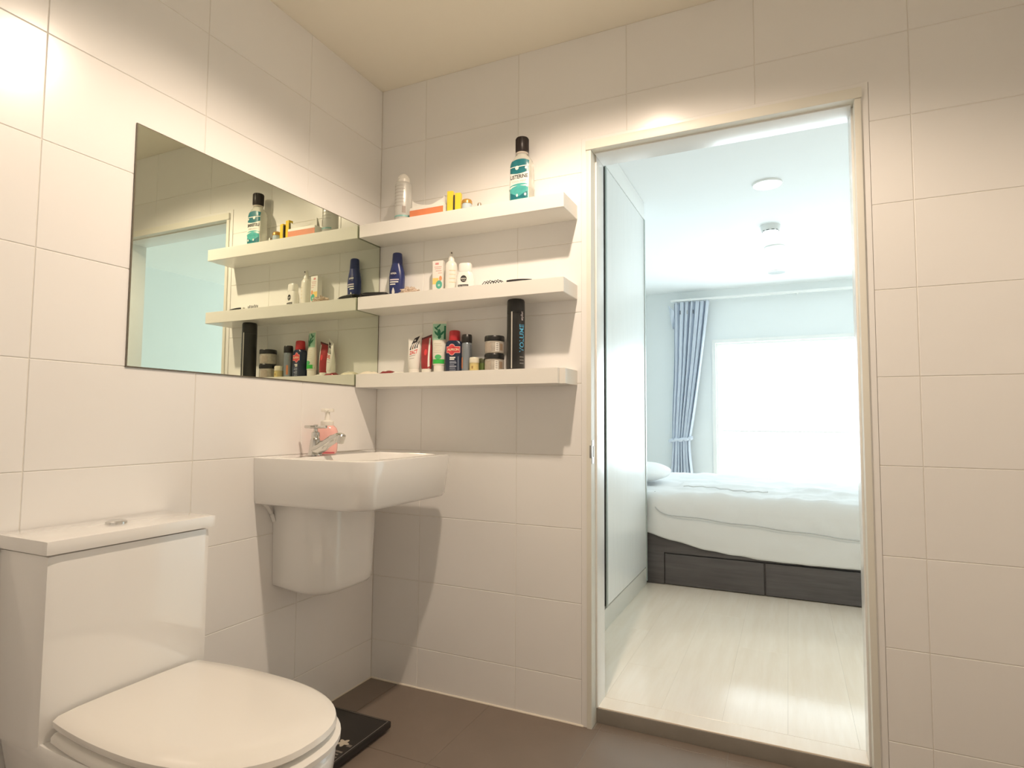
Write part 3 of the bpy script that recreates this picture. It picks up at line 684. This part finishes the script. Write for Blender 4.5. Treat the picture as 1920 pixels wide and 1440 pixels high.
# red tube
RT = [(.020, .018, .016), (.024, .0205, .0175, 2), (.06, .0235, .016, 2), (.10, .0235, .010, 2), (.128, .0215, .004, 2), (.136, .021, .0013, 2), (.143, .021, .001, 2)]
t = squeeze_tube('toothpaste_tube', 'dark red squeeze tube with a white cap on the lowest shelf', .2605, -.034, 4, RT, mat('dark_red_tube', (.36, .035, .040), rough=.35, var=.25, vscale=40), [(0, .019, .0165), (.0195, .0195, .017), (.021, .017, .015)], M_cream)
patch('white_stripe', RT, .0125, .0185, .022, .132, M_lab, t, nz=10, nx=3)
patch('bright_swirl', RT, -.004, .008, .070, .094, mat('bright_red_print', (.75, .06, .07), rough=.4, var=.1), t, nz=6, nx=6, shape=disc_shape)
box('crimp', (-.021, .021, -.0014, .0014, .137, .1435), mat('maroon_crimp', (.10, .02, .02), rough=.4, var=.1), t)
lean(t, .30, .12)
# herbal toothpaste
GT = [(.030, .021, .018), (.034, .0245, .020, 2), (.08, .0265, .018, 2), (.14, .0275, .011, 2), (.180, .028, .004, 2), (.190, .028, .0012, 2), (.196, .028, .001, 2)]
t = squeeze_tube('toothpaste_tube', 'tall green and white herbal toothpaste tube with dark leaves', .3215, -.040, 16, GT, mat('cream_tube', (.80, .78, .68), rough=.35, var=.03), [(0, .0205, .018), (.029, .0215, .0185), (.031, .019, .0165)], M_cream)
patch('pale_green_top', GT, -.0262, .0262, .125, .186, mat('pale_green_tube', (.40, .68, .50), rough=.4, var=.12, vscale=50), t, nz=10)
M_leaf = mat('leaf_print', (.015, .20, .10), rough=.4, var=.25, vscale=60)
def leaf_shape(k): return lambda u, v, x0, x1, z0, z1: ((x0 + x1) / 2 + (x1 - x0) * (u - .5) * math.sin(PI * min(.97, max(.03, v))) ** .7 + k * (v - .5) * (z1 - z0), z0 + (z1 - z0) * v)
for cx, cz, w, h, k in ((-.004, .176, .010, .018, .9), (-.012, .168, .009, .015, -.9), (.000, .154, .013, .024, .0), (-.010, .149, .011, .020, -.8), (.010, .148, .012, .022, .8), (.003, .136, .013, .016, .2)): patch('leaf', GT, cx - w / 2, cx + w / 2, cz - h / 2, cz + h / 2, M_leaf, t, nz=6, nx=6, off=.0012, shape=leaf_shape(k))
patch('leaf', GT, .019, .0255, .128, .178, M_leaf, t, nz=6, nx=3, off=.0013)
patch('green_band', GT, -.0248, .0248, .037, .053, mat('bright_green_print', (.05, .50, .08), rough=.35, var=.05), t, nz=3)
patch('green_seal', GT, -.013, .013, .053, .070, mat('seal_green', (.10, .50, .18), rough=.4, var=.3, vscale=80), t, nz=6, nx=8, off=.001, shape=disc_shape)
for i in range(5): patch('text_line', GT, -.019 + .003 * (i % 2), .014 - .004 * (i % 3), .078 + .008 * i, .0795 + .008 * i, mat('pale_brown_ink', (.66, .60, .48), rough=.5, var=.1), t, nz=1)
# shampoo, navy with red cap
t = thing('shampoo_bottle', 'navy shampoo bottle with a red cap and red emblem on the lowest shelf', 'bottle', (.3885, -.040, ZC), 14, sz=1.038)
AB = [(0, .0315, .018, 4.5), (.003, .0335, .020, 4.5), (.100, .0335, .020, 4.2), (.112, .0315, .0195, 3.4), (.118, .024, .0185, 2.6)]
loft('bottle', AB, mat('navy_plastic', (.018, .028, .060), rough=.3, var=.08), t, seg=48)
loft('cap', [(.118, .0205, .0185, 2.2), (.1195, .0218, .0195, 2.2), (.150, .0205, .0185, 2.2), (.1545, .019, .017, 2.2), (.1565, .014, .013, 2.1)], mat('red_cap', (.55, .035, .045), rough=.3, var=.05), t)
M_emb = mat('emblem_red', (.70, .07, .08), rough=.35, var=.06); M_embe = mat('emblem_edge', (.85, .42, .38), rough=.4, var=.05)
patch('emblem_border', AB, -.020, .010, .064, .106, M_embe, t, nz=10, nx=12, off=.0005, shape=disc_shape); patch('emblem_border', AB, -.026, .027, .0725, .0965, M_embe, t, nz=2, off=.0005)
patch('emblem', AB, -.018, .008, .0665, .1035, M_emb, t, nz=10, nx=12, off=.0010, shape=disc_shape); patch('emblem', AB, -.024, .025, .0745, .0945, M_emb, t, nz=2, off=.0010)
text_front('ALPECIN', AB, .0005, .0845, .011, mat('pale_yellow_ink', (.92, .80, .55), rough=.5, var=.02), t, width=.043, bold=.02, off=.0016)
for i, (w, h) in enumerate(((.022, .006), (.018, .006), (.024, .0025), (.026, .004), (.018, .0025), (.026, .004), (.022, .003), (.024, .002), (.020, .004))):
    patch('text_line', AB, -.013, -.013 + w, .054 - .0062 * i, .054 - .0062 * i + h * .75, M_lab if i < 2 else mat('blue_grey_ink', (.42, .46, .56), rough=.5, var=.1), t, nz=1)
patch('side_text', AB, .0185, .0215, .010, .060, mat('dim_ink', (.20, .24, .32), rough=.5, var=.4, vscale=200), t, nz=6, nx=2)
# silver bottle
t = thing('gel_bottle', 'slim silver grey bottle with a black cap beside the navy shampoo', 'bottle', (.4465, -.050, ZC), 20, sz=1.029)
GB = [(0, .0175, .0175), (.002, .0188, .0188), (.104, .0188, .0188), (.108, .017, .017)]
loft('bottle', GB, mat('silver_grey', (.30, .34, .38), rough=.28, metal=.55, var=.06), t)
loft('cap', [(.108, .0185, .0185), (.110, .0195, .0195), (.132, .0195, .0195), (.1335, .0185, .0185), (.1355, .0185, .0185), (.138, .0170, .0170)], M_black, t)
band('orange_mark', GB, .015, .055, -66, -40, mat('orange_brown_print', (.65, .25, .12), rough=.4, var=.3, vscale=80), t)
band('dark_squiggle', GB, .02, .10, 52, 66, mat('dark_grey_print', (.10, .11, .12), rough=.4, var=.5, vscale=160), t, nz=10)
# small jars
t = thing('balm_jar', 'small yellow jar with a cream lid on the lowest shelf', 'jar', (.4860, -.064, ZC), 20)
JB = [(0, .0165, .0165), (.002, .0175, .0175), (.034, .0175, .0175)]
loft('jar', JB, mat('yellow_balm', (.60, .50, .25), rough=.25, var=.06), t); loft('lid', [(.0342, .0180, .0180), (.050, .0180, .0180), (.054, .0160, .0160)], mat('cream_lid', (.72, .68, .55), rough=.3, var=.03), t)
band('paper_label', JB, .006, .028, -50, 60, mat('yellow_label', (.66, .54, .22), rough=.5, var=.12, vscale=90), t); band('brown_mark', JB, .012, .022, -25, -5, mat('brown_mark', (.35, .22, .08), rough=.5, var=.2), t)
t = thing('balm_jar', 'small olive green jar tucked behind the stacked black-lidded jars', 'jar', (.5035, -.028, ZC), 0)
loft('jar', [(0, .0145, .0145), (.002, .0158, .0158), (.036, .0158, .0158)], mat('olive_green_glass', (.14, .20, .06), rough=.2, var=.1), t); loft('lid', [(.0362, .0162, .0162), (.050, .0162, .0162), (.053, .0145, .0145)], mat('dark_olive_lid', (.09, .10, .05), rough=.35, var=.1), t)
M_jar = mat('grey_clear_jar', (.50, .46, .40), rough=.15, trans=.15, var=.35, vscale=55); M_jl = mat('jar_black_lid', (.020, .020, .019), rough=.3, var=.1)
for k in (0, 1):
    t = thing('hair_wax_jar', ('lower' if k == 0 else 'upper') + ' of two stacked clear jars with black lids', 'jar', (.5625, -.053, ZC + .0650 * k), 18 + 3 * k, 'two stacked jars', sz=1.023)
    HB_ = [(0, .0330, .0330), (.002, .0350, .0350), (.040, .0350, .0350), (.044, .0335, .0335)]
    loft('jar', HB_, M_jar, t, seg=48)
    loft('lid', [(.0442, .0355, .0355), (.0455, .0362, .0362), (.0600, .0362, .0362), (.0625, .0345, .0345), (.0632, .031, .031)], M_jl, t, seg=48)
    band('paper_label', HB_, .006, .036, -62, -14, mat('jar_label', (.42, .36, .30), rough=.5, var=.18, vscale=110), t); band('white_sticker', HB_, .006, .038, 10, 33, M_lab, t)
    for i in range(4): band('sticker_line', HB_, .010 + .007 * i, .0135 + .007 * i, 15, 28, M_grey, t, off=.0011, n=4, nz=1)
    band('brown_label', HB_, .010, .034, 40, 62, mat('jar_brown_label', (.34, .24, .16), rough=.5, var=.2, vscale=90), t)
tag(loft('lip_balm', [(0, .0085, .0085), (.046, .0085, .0085), (.048, .0075, .0075)], mat('copper_tube', (.62, .34, .17), rough=.35, var=.1), None, loc=(.6120, -.028, ZC)), 'short copper lip balm tube between stacked jars and black hairspray', 'lip balm')
# hairspray
t = thing('hairspray_can', 'tall black hairspray can with blue vertical lettering on the lowest shelf', 'spray can', (.657, -.074, ZC), 0)
VB = [(0, .0300, .0300), (.003, .0318, .0318), (.200, .0318, .0318)]
M_vb = mat('black_can', (.018, .017, .016), rough=.28, var=.1)
loft('can', VB, M_vb, t, seg=48); loft('cap', [(.2005, .0312, .0312), (.2015, .0318, .0318), (.244, .0312, .0312), (.2495, .029, .029), (.2525, .024, .024)], mat('black_can_cap', (.022, .021, .020), rough=.35, var=.1), t, seg=48)
band('silver_stripe', VB, .006, .205, -6, 2, mat('silver_print', (.62, .60, .55), rough=.35, metal=.3, var=.05), t)
text_round('VOLUME', .0318, 67, .112, .027, mat('sky_blue_print', (.10, .42, .66), rough=.4, var=.05), t, width=.098, bold=.02, vertical=True)
text_round('stylist', .0318, 66, .190, .015, mat('pinkish_white_ink', (.80, .72, .74), rough=.4, var=.05), t, width=.032, bold=.015, vertical=True)
for i in range(3): band('grey_text_line', VB, .022 + .011 * i, .026 + .011 * i, 50, 84, mat('dim_grey_ink', (.16, .155, .15), rough=.5, var=.1), t, nz=1, n=8)

# ------------------------------------------------------------------ toilet
TY = -1.085
to = thing('toilet', 'white toilet with closed lid beside the washbasin', 'toilet', (0, TY, 0))
def d_ring(z, x0, x1, hw, n=2.35, k=30, yoff=0.0):
    """straight back, elongated rounded front"""
    pts = []; xm = x0 + (x1 - x0) * .42
    for i in range(k + 1):
        t = -PI / 2 + PI * i / k
        pts.append((xm + (x1 - xm) * abs(math.cos(t)) ** (2 / n), hw * spow(math.sin(t), 2 / n) + yoff, z))
    m_ = 6
    for i in range(1, m_ + 1):
        u = i / m_; pts.append((xm + (x0 - xm) * u, hw * (1 - .10 * u * u), z))
    for i in range(m_, 0, -1):
        u = i / m_; pts.append((xm + (x0 - xm) * u, -hw * (1 - .10 * u * u), z))
    return pts
bowl = [d_ring(0.001, .02, .58, .115), d_ring(.015, .02, .59, .122), d_ring(.10, .02, .60, .125), d_ring(.20, .02, .680, .150), d_ring(.29, .02, .708, .173), d_ring(.345, .02, .718, .184), d_ring(.372, .02, .720, .187), d_ring(.380, .02, .715, .183)]
mesh_obj('bowl', ring_loft(bowl), M_ceramic, to, 50)
seat = [d_ring(.3805, .20, .710, .181), d_ring(.384, .20, .721, .188), d_ring(.393, .20, .721, .188), d_ring(.399, .20, .712, .181)]
mesh_obj('seat', ring_loft(seat), M_seat, to, 50)
lid = [d_ring(.4045, .195, .690, .170), d_ring(.406, .195, .706, .180), d_ring(.411, .195, .712, .184), d_ring(.421, .195, .709, .183), d_ring(.4275, .195, .693, .172), d_ring(.4310, .195, .635, .132), d_ring(.4320, .195, .52, .06)]
mesh_obj('lid', ring_loft(lid), M_seat, to, 50)
for bx, by in ((.30, .13), (.30, -.13), (.60, .10), (.60, -.10)): loft('bumper', [(.3985, .009, .009), (.4050, .008, .008)], M_seat, to, loc=(bx, by, 0))
for s in (-1, 1): loft('hinge', [(-.02, .010, .010), (.02, .010, .010)], M_seat, to, loc=(.205, .08 * s, .404), rot=(R(90), 0, 0))
tk = box('tank', (.004, .185, -.185, .185, .36, .745), M_ceramic, to, .022)
lidt = box('tank_lid', (.004, .195, -.192, .192, .745, .775), M_ceramic, to, .010)
loft('flush_button', [(.775, .022, .022), (.780, .022, .022), (.782, .019, .019)], M_chrome, lidt, loc=(.10, 0, 0))

# bathroom scale
sc = thing('bathroom_scale', 'flat black square bathroom scale on the dark floor tiles', 'scale', (.167, -.449, 0), 0)
for sx in (-1, 1):
    for sy in (-1, 1): loft('foot', [(0, .014, .014), (.011, .016, .016)], M_black, sc, loc=(.115 * sx, .115 * sy, 0))
box('platform', (-.150, .150, -.150, .150, .010, .030), mat('black_scale', (.020, .017, .015), rough=.45, var=.15, vscale=25), sc, .003)
pb = tube_bm([(x, y, .0305) for x, y in ((-.143, -.143), (.143, -.143), (.143, .143), (-.143, .143), (-.143, -.143))], .0012, 6)
mesh_obj('edge_line', pb, mat('edge_line_grey', (.20, .18, .165), rough=.5, var=.3, vscale=300), sc)
M_gold = mat('pale_gold_print', (.55, .49, .40), rough=.45, var=.2, vscale=100)
def floor_disc(cx, cy, r, z=.0303, n=16, k=0.0, ph=0):
    b = bmesh.new(); b.faces.new([b.verts.new((cx + r * (1 + k * math.cos(5 * a + ph)) * math.cos(a), cy + r * (1 + k * math.cos(5 * a + ph)) * math.sin(a), z)) for a in [2 * PI * i / (n * 3) for i in range(n * 3)]])
    return b
mesh_obj('flower_print', floor_disc(.098, -.022, .017, k=.28), M_gold, sc)
M_dim = mat('dim_gold_print', (.20, .175, .15), rough=.5, var=.5, vscale=160)
for (a, c, y_, w) in ((.072, .086, -.060, .005), (.090, .132, -.066, .004), (.118, .134, -.028, .006), (.07, .128, -.080, .003), (.08, .134, -.094, .003)):
    box('print_line', (a, c, y_ - w, y_ + w, .0300, .0303), M_dim, sc)

# ------------------------------------------------------------------ bathroom downlight (its own light lives here)
dl = thing('ceiling_downlight_offscreen', 'round warm downlight in the bathroom ceiling', 'ceiling light', (LAMP_POS[0], LAMP_POS[1], HC))
loft('trim_ring', [(-.006, .060, .060), (-.005, .064, .064), (0, .066, .066)], M_white, dl)
loft('lens_offscreen', [(-.0068, .044, .044), (-.0060, .046, .046)], M_lamp, dl)
ld = bpy.data.lights.new('downlight_lamp_offscreen', 'SPOT'); ld.energy = LAMP_POWER; ld.color = LAMP_COLOR; ld.spot_size = R(LAMP_CONE); ld.spot_blend = 0.38; ld.shadow_soft_size = 0.028
lo = bpy.data.objects.new('downlight_lamp_offscreen', ld); C.objects.link(lo); lo.parent = dl; lo.location = (0, 0, -.025)

# ------------------------------------------------------------------ bedroom: wardrobe
wd = thing('wardrobe', 'white built-in wardrobe with a sliding door beyond the doorway', 'wardrobe', (0, 0, 0))
FX = 0.733
box('carcass', (BX0 + .002, FX - .035, .14, 1.672, FB, HB - .002), M_white, wd)
box('plinth', (FX - .035, FX, .14, 1.672, FB, .146), mat('plinth_cream', (.74, .72, .66), rough=.4, var=.02), wd, .001)
box('header', (FX - .035, FX, .14, 1.672, 2.275, HB - .002), M_white, wd, .001)
M_ward = wood_mat('white_ash_laminate', (.82, .83, .82), (.88, .89, .88), .28, 3.0, (8.0, 30.0, 1.2))
dA = box('sliding_door', (FX - .022, FX + .002, .148, .750, .155, 2.266), M_ward, wd, .002)
dB = box('sliding_door', (FX - .022, FX + .002, .822, 1.650, .155, 2.266), M_ward, wd, .002)
box('door_profile', (FX - .020, FX + .004, .800, .8215, .152, 2.270), M_alu, dB, .002)
gap_bm = bmesh.new()                                   # added U channel, coloured black for the shade in the gap between the doors
box_bm(FX - .034, FX - .030, .7505, .7995, .156, 2.265, bm=gap_bm); box_bm(FX - .030, FX - .002, .7505, .7545, .156, 2.265, bm=gap_bm); box_bm(FX - .030, FX - .002, .7955, .7995, .156, 2.265, bm=gap_bm)
mesh_obj('door_gap_shade', gap_bm, M_black, wd)
box('end_profile', (FX - .034, FX + .006, 1.652, 1.674, FB + .02, 2.272), M_alu, wd, .002)

# ------------------------------------------------------------------ bedroom: bed
BF, BL0, BL1, BK = 1.700, 0.16, 2.26, 3.24
bd = thing('bed_frame', 'dark grey wooden bed base with drawers in the bedroom', 'bed', (0, 0, 0))
box('base', (BL0, BL1, BF + .018, BK, FB + .001, .385), M_bed, bd, .002)
box('top_rail', (BL0, BL1, BF, BF + .018, .240, .385), M_bed, bd, .0015)
box('corner_post', (BL0, .832, BF, BF + .018, FB + .001, .240), M_bed, bd, .0015)
box('drawer_front', (.838, 1.382, BF + .003, BF + .018, FB + .006, .232), M_bed, bd, .002)
box('drawer_front', (1.392, 1.94, BF + .003, BF + .018, FB + .006, .232), M_bed, bd, .002)
box('corner_post', (1.948, BL1, BF, BF + .018, FB + .001, .240), M_bed, bd, .0015)
hb = box('headboard', (BX0 + .003, BL0, BF + .02, BK, FB + .001, .62), M_bed, bd, .003)
mt = tag(mesh_obj('mattress', box_bm(BL0 + .012, BL1 - .02, BF + .04, BK - .03, .386, .553, bev=.03, seg=3), M_linen, None, 50), 'white mattress under the comforter on the dark bed base', 'mattress')
# comforter: sheet over the mattress with a drape on the doorway side and a sagging hem
cf = bmesh.new(); nu, nv = 90, 60; grid = []
YE = BF - .014
def hem_z(x):
    u = min(1, max(0, (x - .60) / .95)); return .40 - .15 * (1 - (1 - u) ** 2.2) + .006 * noise.noise((x * 9, 0, 2))
for i in range(nu + 1):
    x = .30 + (2.27 - .30) * i / nu; row = []
    hz = hem_z(x); zt = .588
    drop = zt - hz; rad = .05
    Ltot = drop + (BK - YE) - .02
    for j in range(nv + 1):
        s = j / nv; s = s ** 1.25 if s < 1 else 1
        d = s * Ltot
        if d < drop - rad: y, z = YE - .014 * math.sin(PI * d / max(.01, drop)), hz + d
        elif d < drop + rad * .57:
            a = (d - (drop - rad)) / (rad * PI / 2) * PI / 2; a = min(a, PI / 2)
            y, z = YE + rad * (1 - math.cos(a)), zt - rad + rad * math.sin(a)
        else: y, z = YE + rad + (d - drop - rad * .57), zt
        y = min(y, BK + .005)
        wv = .010 * noise.noise((x * 3.1, d * 4.0, 1.0)) + .007 * noise.noise((x * 9, d * 8, 4.0)) + .004 * noise.noise((x * 22 + d * 9, d * 16, 9.0))
        if d > drop: z += wv * 1.6 + .012 * math.exp(-((y - 2.15) / .18) ** 2) * (1 + noise.noise((x * 7, 0, 0)))
        else: y -= abs(wv) * 1.1
        if x < .82: y = max(y, 1.686 - .06 * max(0, (x - .75)) / .07)
        if x < .86 and d > drop: z = min(z, .592)
        row.append(cf.verts.new((x, y, max(z, .17))))
    grid.append(row)
for a, c in zip(grid, grid[1:]):
    for j in range(nv): cf.faces.new((a[j], a[j + 1], c[j + 1], c[j]))
co = mesh_obj('comforter', cf, M_linen, None, 75)
tag(co, 'white comforter hanging over the side of the bed', 'comforter')
md = co.modifiers.new('thickness', 'SOLIDIFY'); md.thickness = .010; md.offset = 0
# piping seam on the comforter
sm = tube_bm(bez((.772, YE + .06, .592), (.752, YE - .024, .53), (.80, YE - .040, .470), (.90, YE - .041, .468), 16) + [Vector((.98 + .06 * i, YE - .042, .466 - .004 * i + .003 * math.sin(i * 1.3))) for i in range(21)], .0035, 8)
mesh_obj('piping', sm, mat('grey_piping', (.46, .47, .47), rough=.8, var=.05), co, 60)
sm2 = tube_bm([Vector((.90 + .028 * i, 2.02 + .05 * math.sin(i * .35) - .010 * i * .5, .605 + .003 * math.sin(i * 2.1))) for i in range(19)], .0035, 8)
mesh_obj('piping', sm2, mat('pale_piping', (.62, .63, .63), rough=.8, var=.05), co, 60)
pb_ = bmesh.new(); bmesh.ops.create_icosphere(pb_, subdivisions=5, radius=1)
for v in pb_.verts:
    n_ = v.co.copy(); k = (abs(n_.x) ** 3.2 + abs(n_.y) ** 3.2) ** (1 / 3.2); l = math.hypot(n_.x, n_.y) or 1
    f_ = min(1.0, l / max(k, 1e-6)); q = 1 + .05 * noise.noise(n_ * 2.0)
    edge = (1 - min(1, l) ** 3) ** .5 if l < 1 else 0
    v.co = Vector((n_.x * .215 * f_ * q, n_.y * .32 * f_ * q, spow(n_.z, .9) * .066 * q))
pw = tag(mesh_obj('pillow', pb_, M_pillow, None, 60, loc=(.565, 2.20, .676), rot=(0, R(1), 0)), 'plump white pillow at the head of the bed', 'pillow')

# ------------------------------------------------------------------ bedroom: curtain
cu = thing('curtain', 'pleated blue grey curtain tied back beside the bedroom window', 'curtain', (.52, 4.33, .06))
def curtain_panel(z0, z1, nz, fx0, fx1, amp, folds, seed):
    b = bmesh.new(); g = []; nx_ = 150
    for j in range(nz + 1):
        z = z0 + (z1 - z0) * j / nz; row = []
        a, c = fx0(z), fx1(z)
        for i in range(nx_ + 1):
            u = i / nx_; ph = u * folds * 2 * PI + .35 * math.sin(z * 3 + u * 5 + seed)
            x = a + (c - a) * u + .006 * math.sin(ph * 1.0 + 1.2)
            y = 4.33 + amp(z) * (math.sin(ph) + .35 * math.sin(2.3 * ph + seed))
            row.append(b.verts.new((x - .52, y - 4.33, z - .06)))
        g.append(row)
    for p, q in zip(g, g[1:]):
        for i in range(nx_): b.faces.new((p[i], p[i + 1], q[i + 1], q[i]))
    return b
def lerp(a, b, t): return a + (b - a) * max(0, min(1, t))
def sst(t): t = max(0, min(1, t)); return t * t * (3 - 2 * t)
ZTIE = .84
fx0 = lambda z: lerp(.428, .455, sst((z - ZTIE) / .9)) if z > ZTIE else lerp(.375, .428, sst((z - .1) / .74))
fx1 = lambda z: .605 + .205 * (max(0, (z - ZTIE)) / 1.42) ** .85 if z > ZTIE else lerp(.66, .605, sst((z - .1) / .74))
mesh_obj('drape', curtain_panel(.06, 2.262, 64, fx0, fx1, lambda z: .030 - .014 * math.exp(-((z - ZTIE) / .12) ** 2), 7, 1.0), M_curtain, cu, 80).modifiers.new('t', 'SOLIDIFY').thickness = .003
# loose heading corner flopping over at the wall side
lc = bmesh.new(); g = []
for j in range(21):
    row = []; v = j / 20
    for i in range(9):
        u = i / 8
        x = .405 + .065 * u + .045 * v * (1 - u); z = 2.205 - .22 * v - .03 * u * (1 - v) + .03 * (1 - u) * (1 - v)
        y = 4.30 + .018 * math.sin(u * 5 + v * 6) + .01 * v
        row.append(lc.verts.new((x - .52, y - 4.33, z - .06)))
    g.append(row)
for p, q in zip(g, g[1:]):
    for i in range(8): lc.faces.new((p[i], p[i + 1], q[i + 1], q[i]))
mesh_obj('loose_corner', lc, M_curtain, cu, 80).modifiers.new('t', 'SOLIDIFY').thickness = .003
tb = bmesh.new(); n_ = 40; pts = []
for i in range(n_ + 1):
    a = 2 * PI * i / n_; pts.append((.516 - .52 + .104 * math.cos(a), .052 * math.sin(a), ZTIE - .06 + .012 * math.cos(a) + .006 * math.sin(9 * a)))
tube_bm(pts, [.017 + .005 * math.sin(i * 1.9) for i in range(n_ + 1)], 10, tb)
mesh_obj('tie_back', tb, M_curtain, cu, 70)
for i, x in enumerate((.53, .60, .66)): mesh_obj('pleat_hook', tube_bm([(x - .52, -.034, 2.13 - .06), (x - .52, -.036, 2.17 - .06)], .004, 6), M_ink if i != 1 else M_grey, cu)
rl = thing('curtain_rail', 'white curtain rail under the bedroom ceiling', 'curtain rail', (.43, 4.33, 2.27))
box('rail', (0, 2.6, -.014, .014, 0, .022), M_white, rl, .003)
for x in (.2, 1.2, 2.2): box('bracket', (x - .012, x + .012, -.006, .089, .006, .030), M_white, rl, .002)

# ------------------------------------------------------------------ bedroom ceiling fittings
for i, (x, y, r) in enumerate(((1.440, 1.66, .075), (1.455, 3.02, .070), (1.455, 3.86, .070))):
    t = thing('recessed_downlight', ('round recessed downlight nearest the wardrobe', 'round recessed downlight past the smoke detector', 'round recessed downlight nearest the window')[i], 'ceiling light', (x, y, HB), 0, 'bedroom downlights')
    loft('trim_ring', [(-.010, r, r), (-.008, r * 1.06, r * 1.06), (0, r * 1.08, r * 1.08)], M_white, t, cap=False)
    loft('reflector', [(-.0101, r * 1.0, r * 1.0), (-.010, r * .78, r * .78), (-.004, r * .60, r * .60), (-.002, .004, .004)], mat('satin_reflector', (.72, .73, .73), rough=.3, metal=.8, var=.05), t)
t = thing('smoke_detector', 'white smoke detector with dark slots on the bedroom ceiling', 'smoke detector', (1.437, 2.47, HB))
loft('body', [(-.045, .030, .030), (-.042, .050, .050), (-.030, .060, .060), (-.012, .064, .064), (0, .066, .066)], mat('detector_white', (.78, .79, .78), rough=.4, var=.02), t)
for i in range(10):
    a = 2 * PI * i / 10; box_o = box('slot_shade', (-.009, .009, -.002, .002, -.040, -.034), M_black, t); box_o.location = (.0525 * math.cos(a), .0525 * math.sin(a), 0); box_o.rotation_euler = (0, 0, a + PI / 2)  # solid bars, black in place of the shade inside the openings
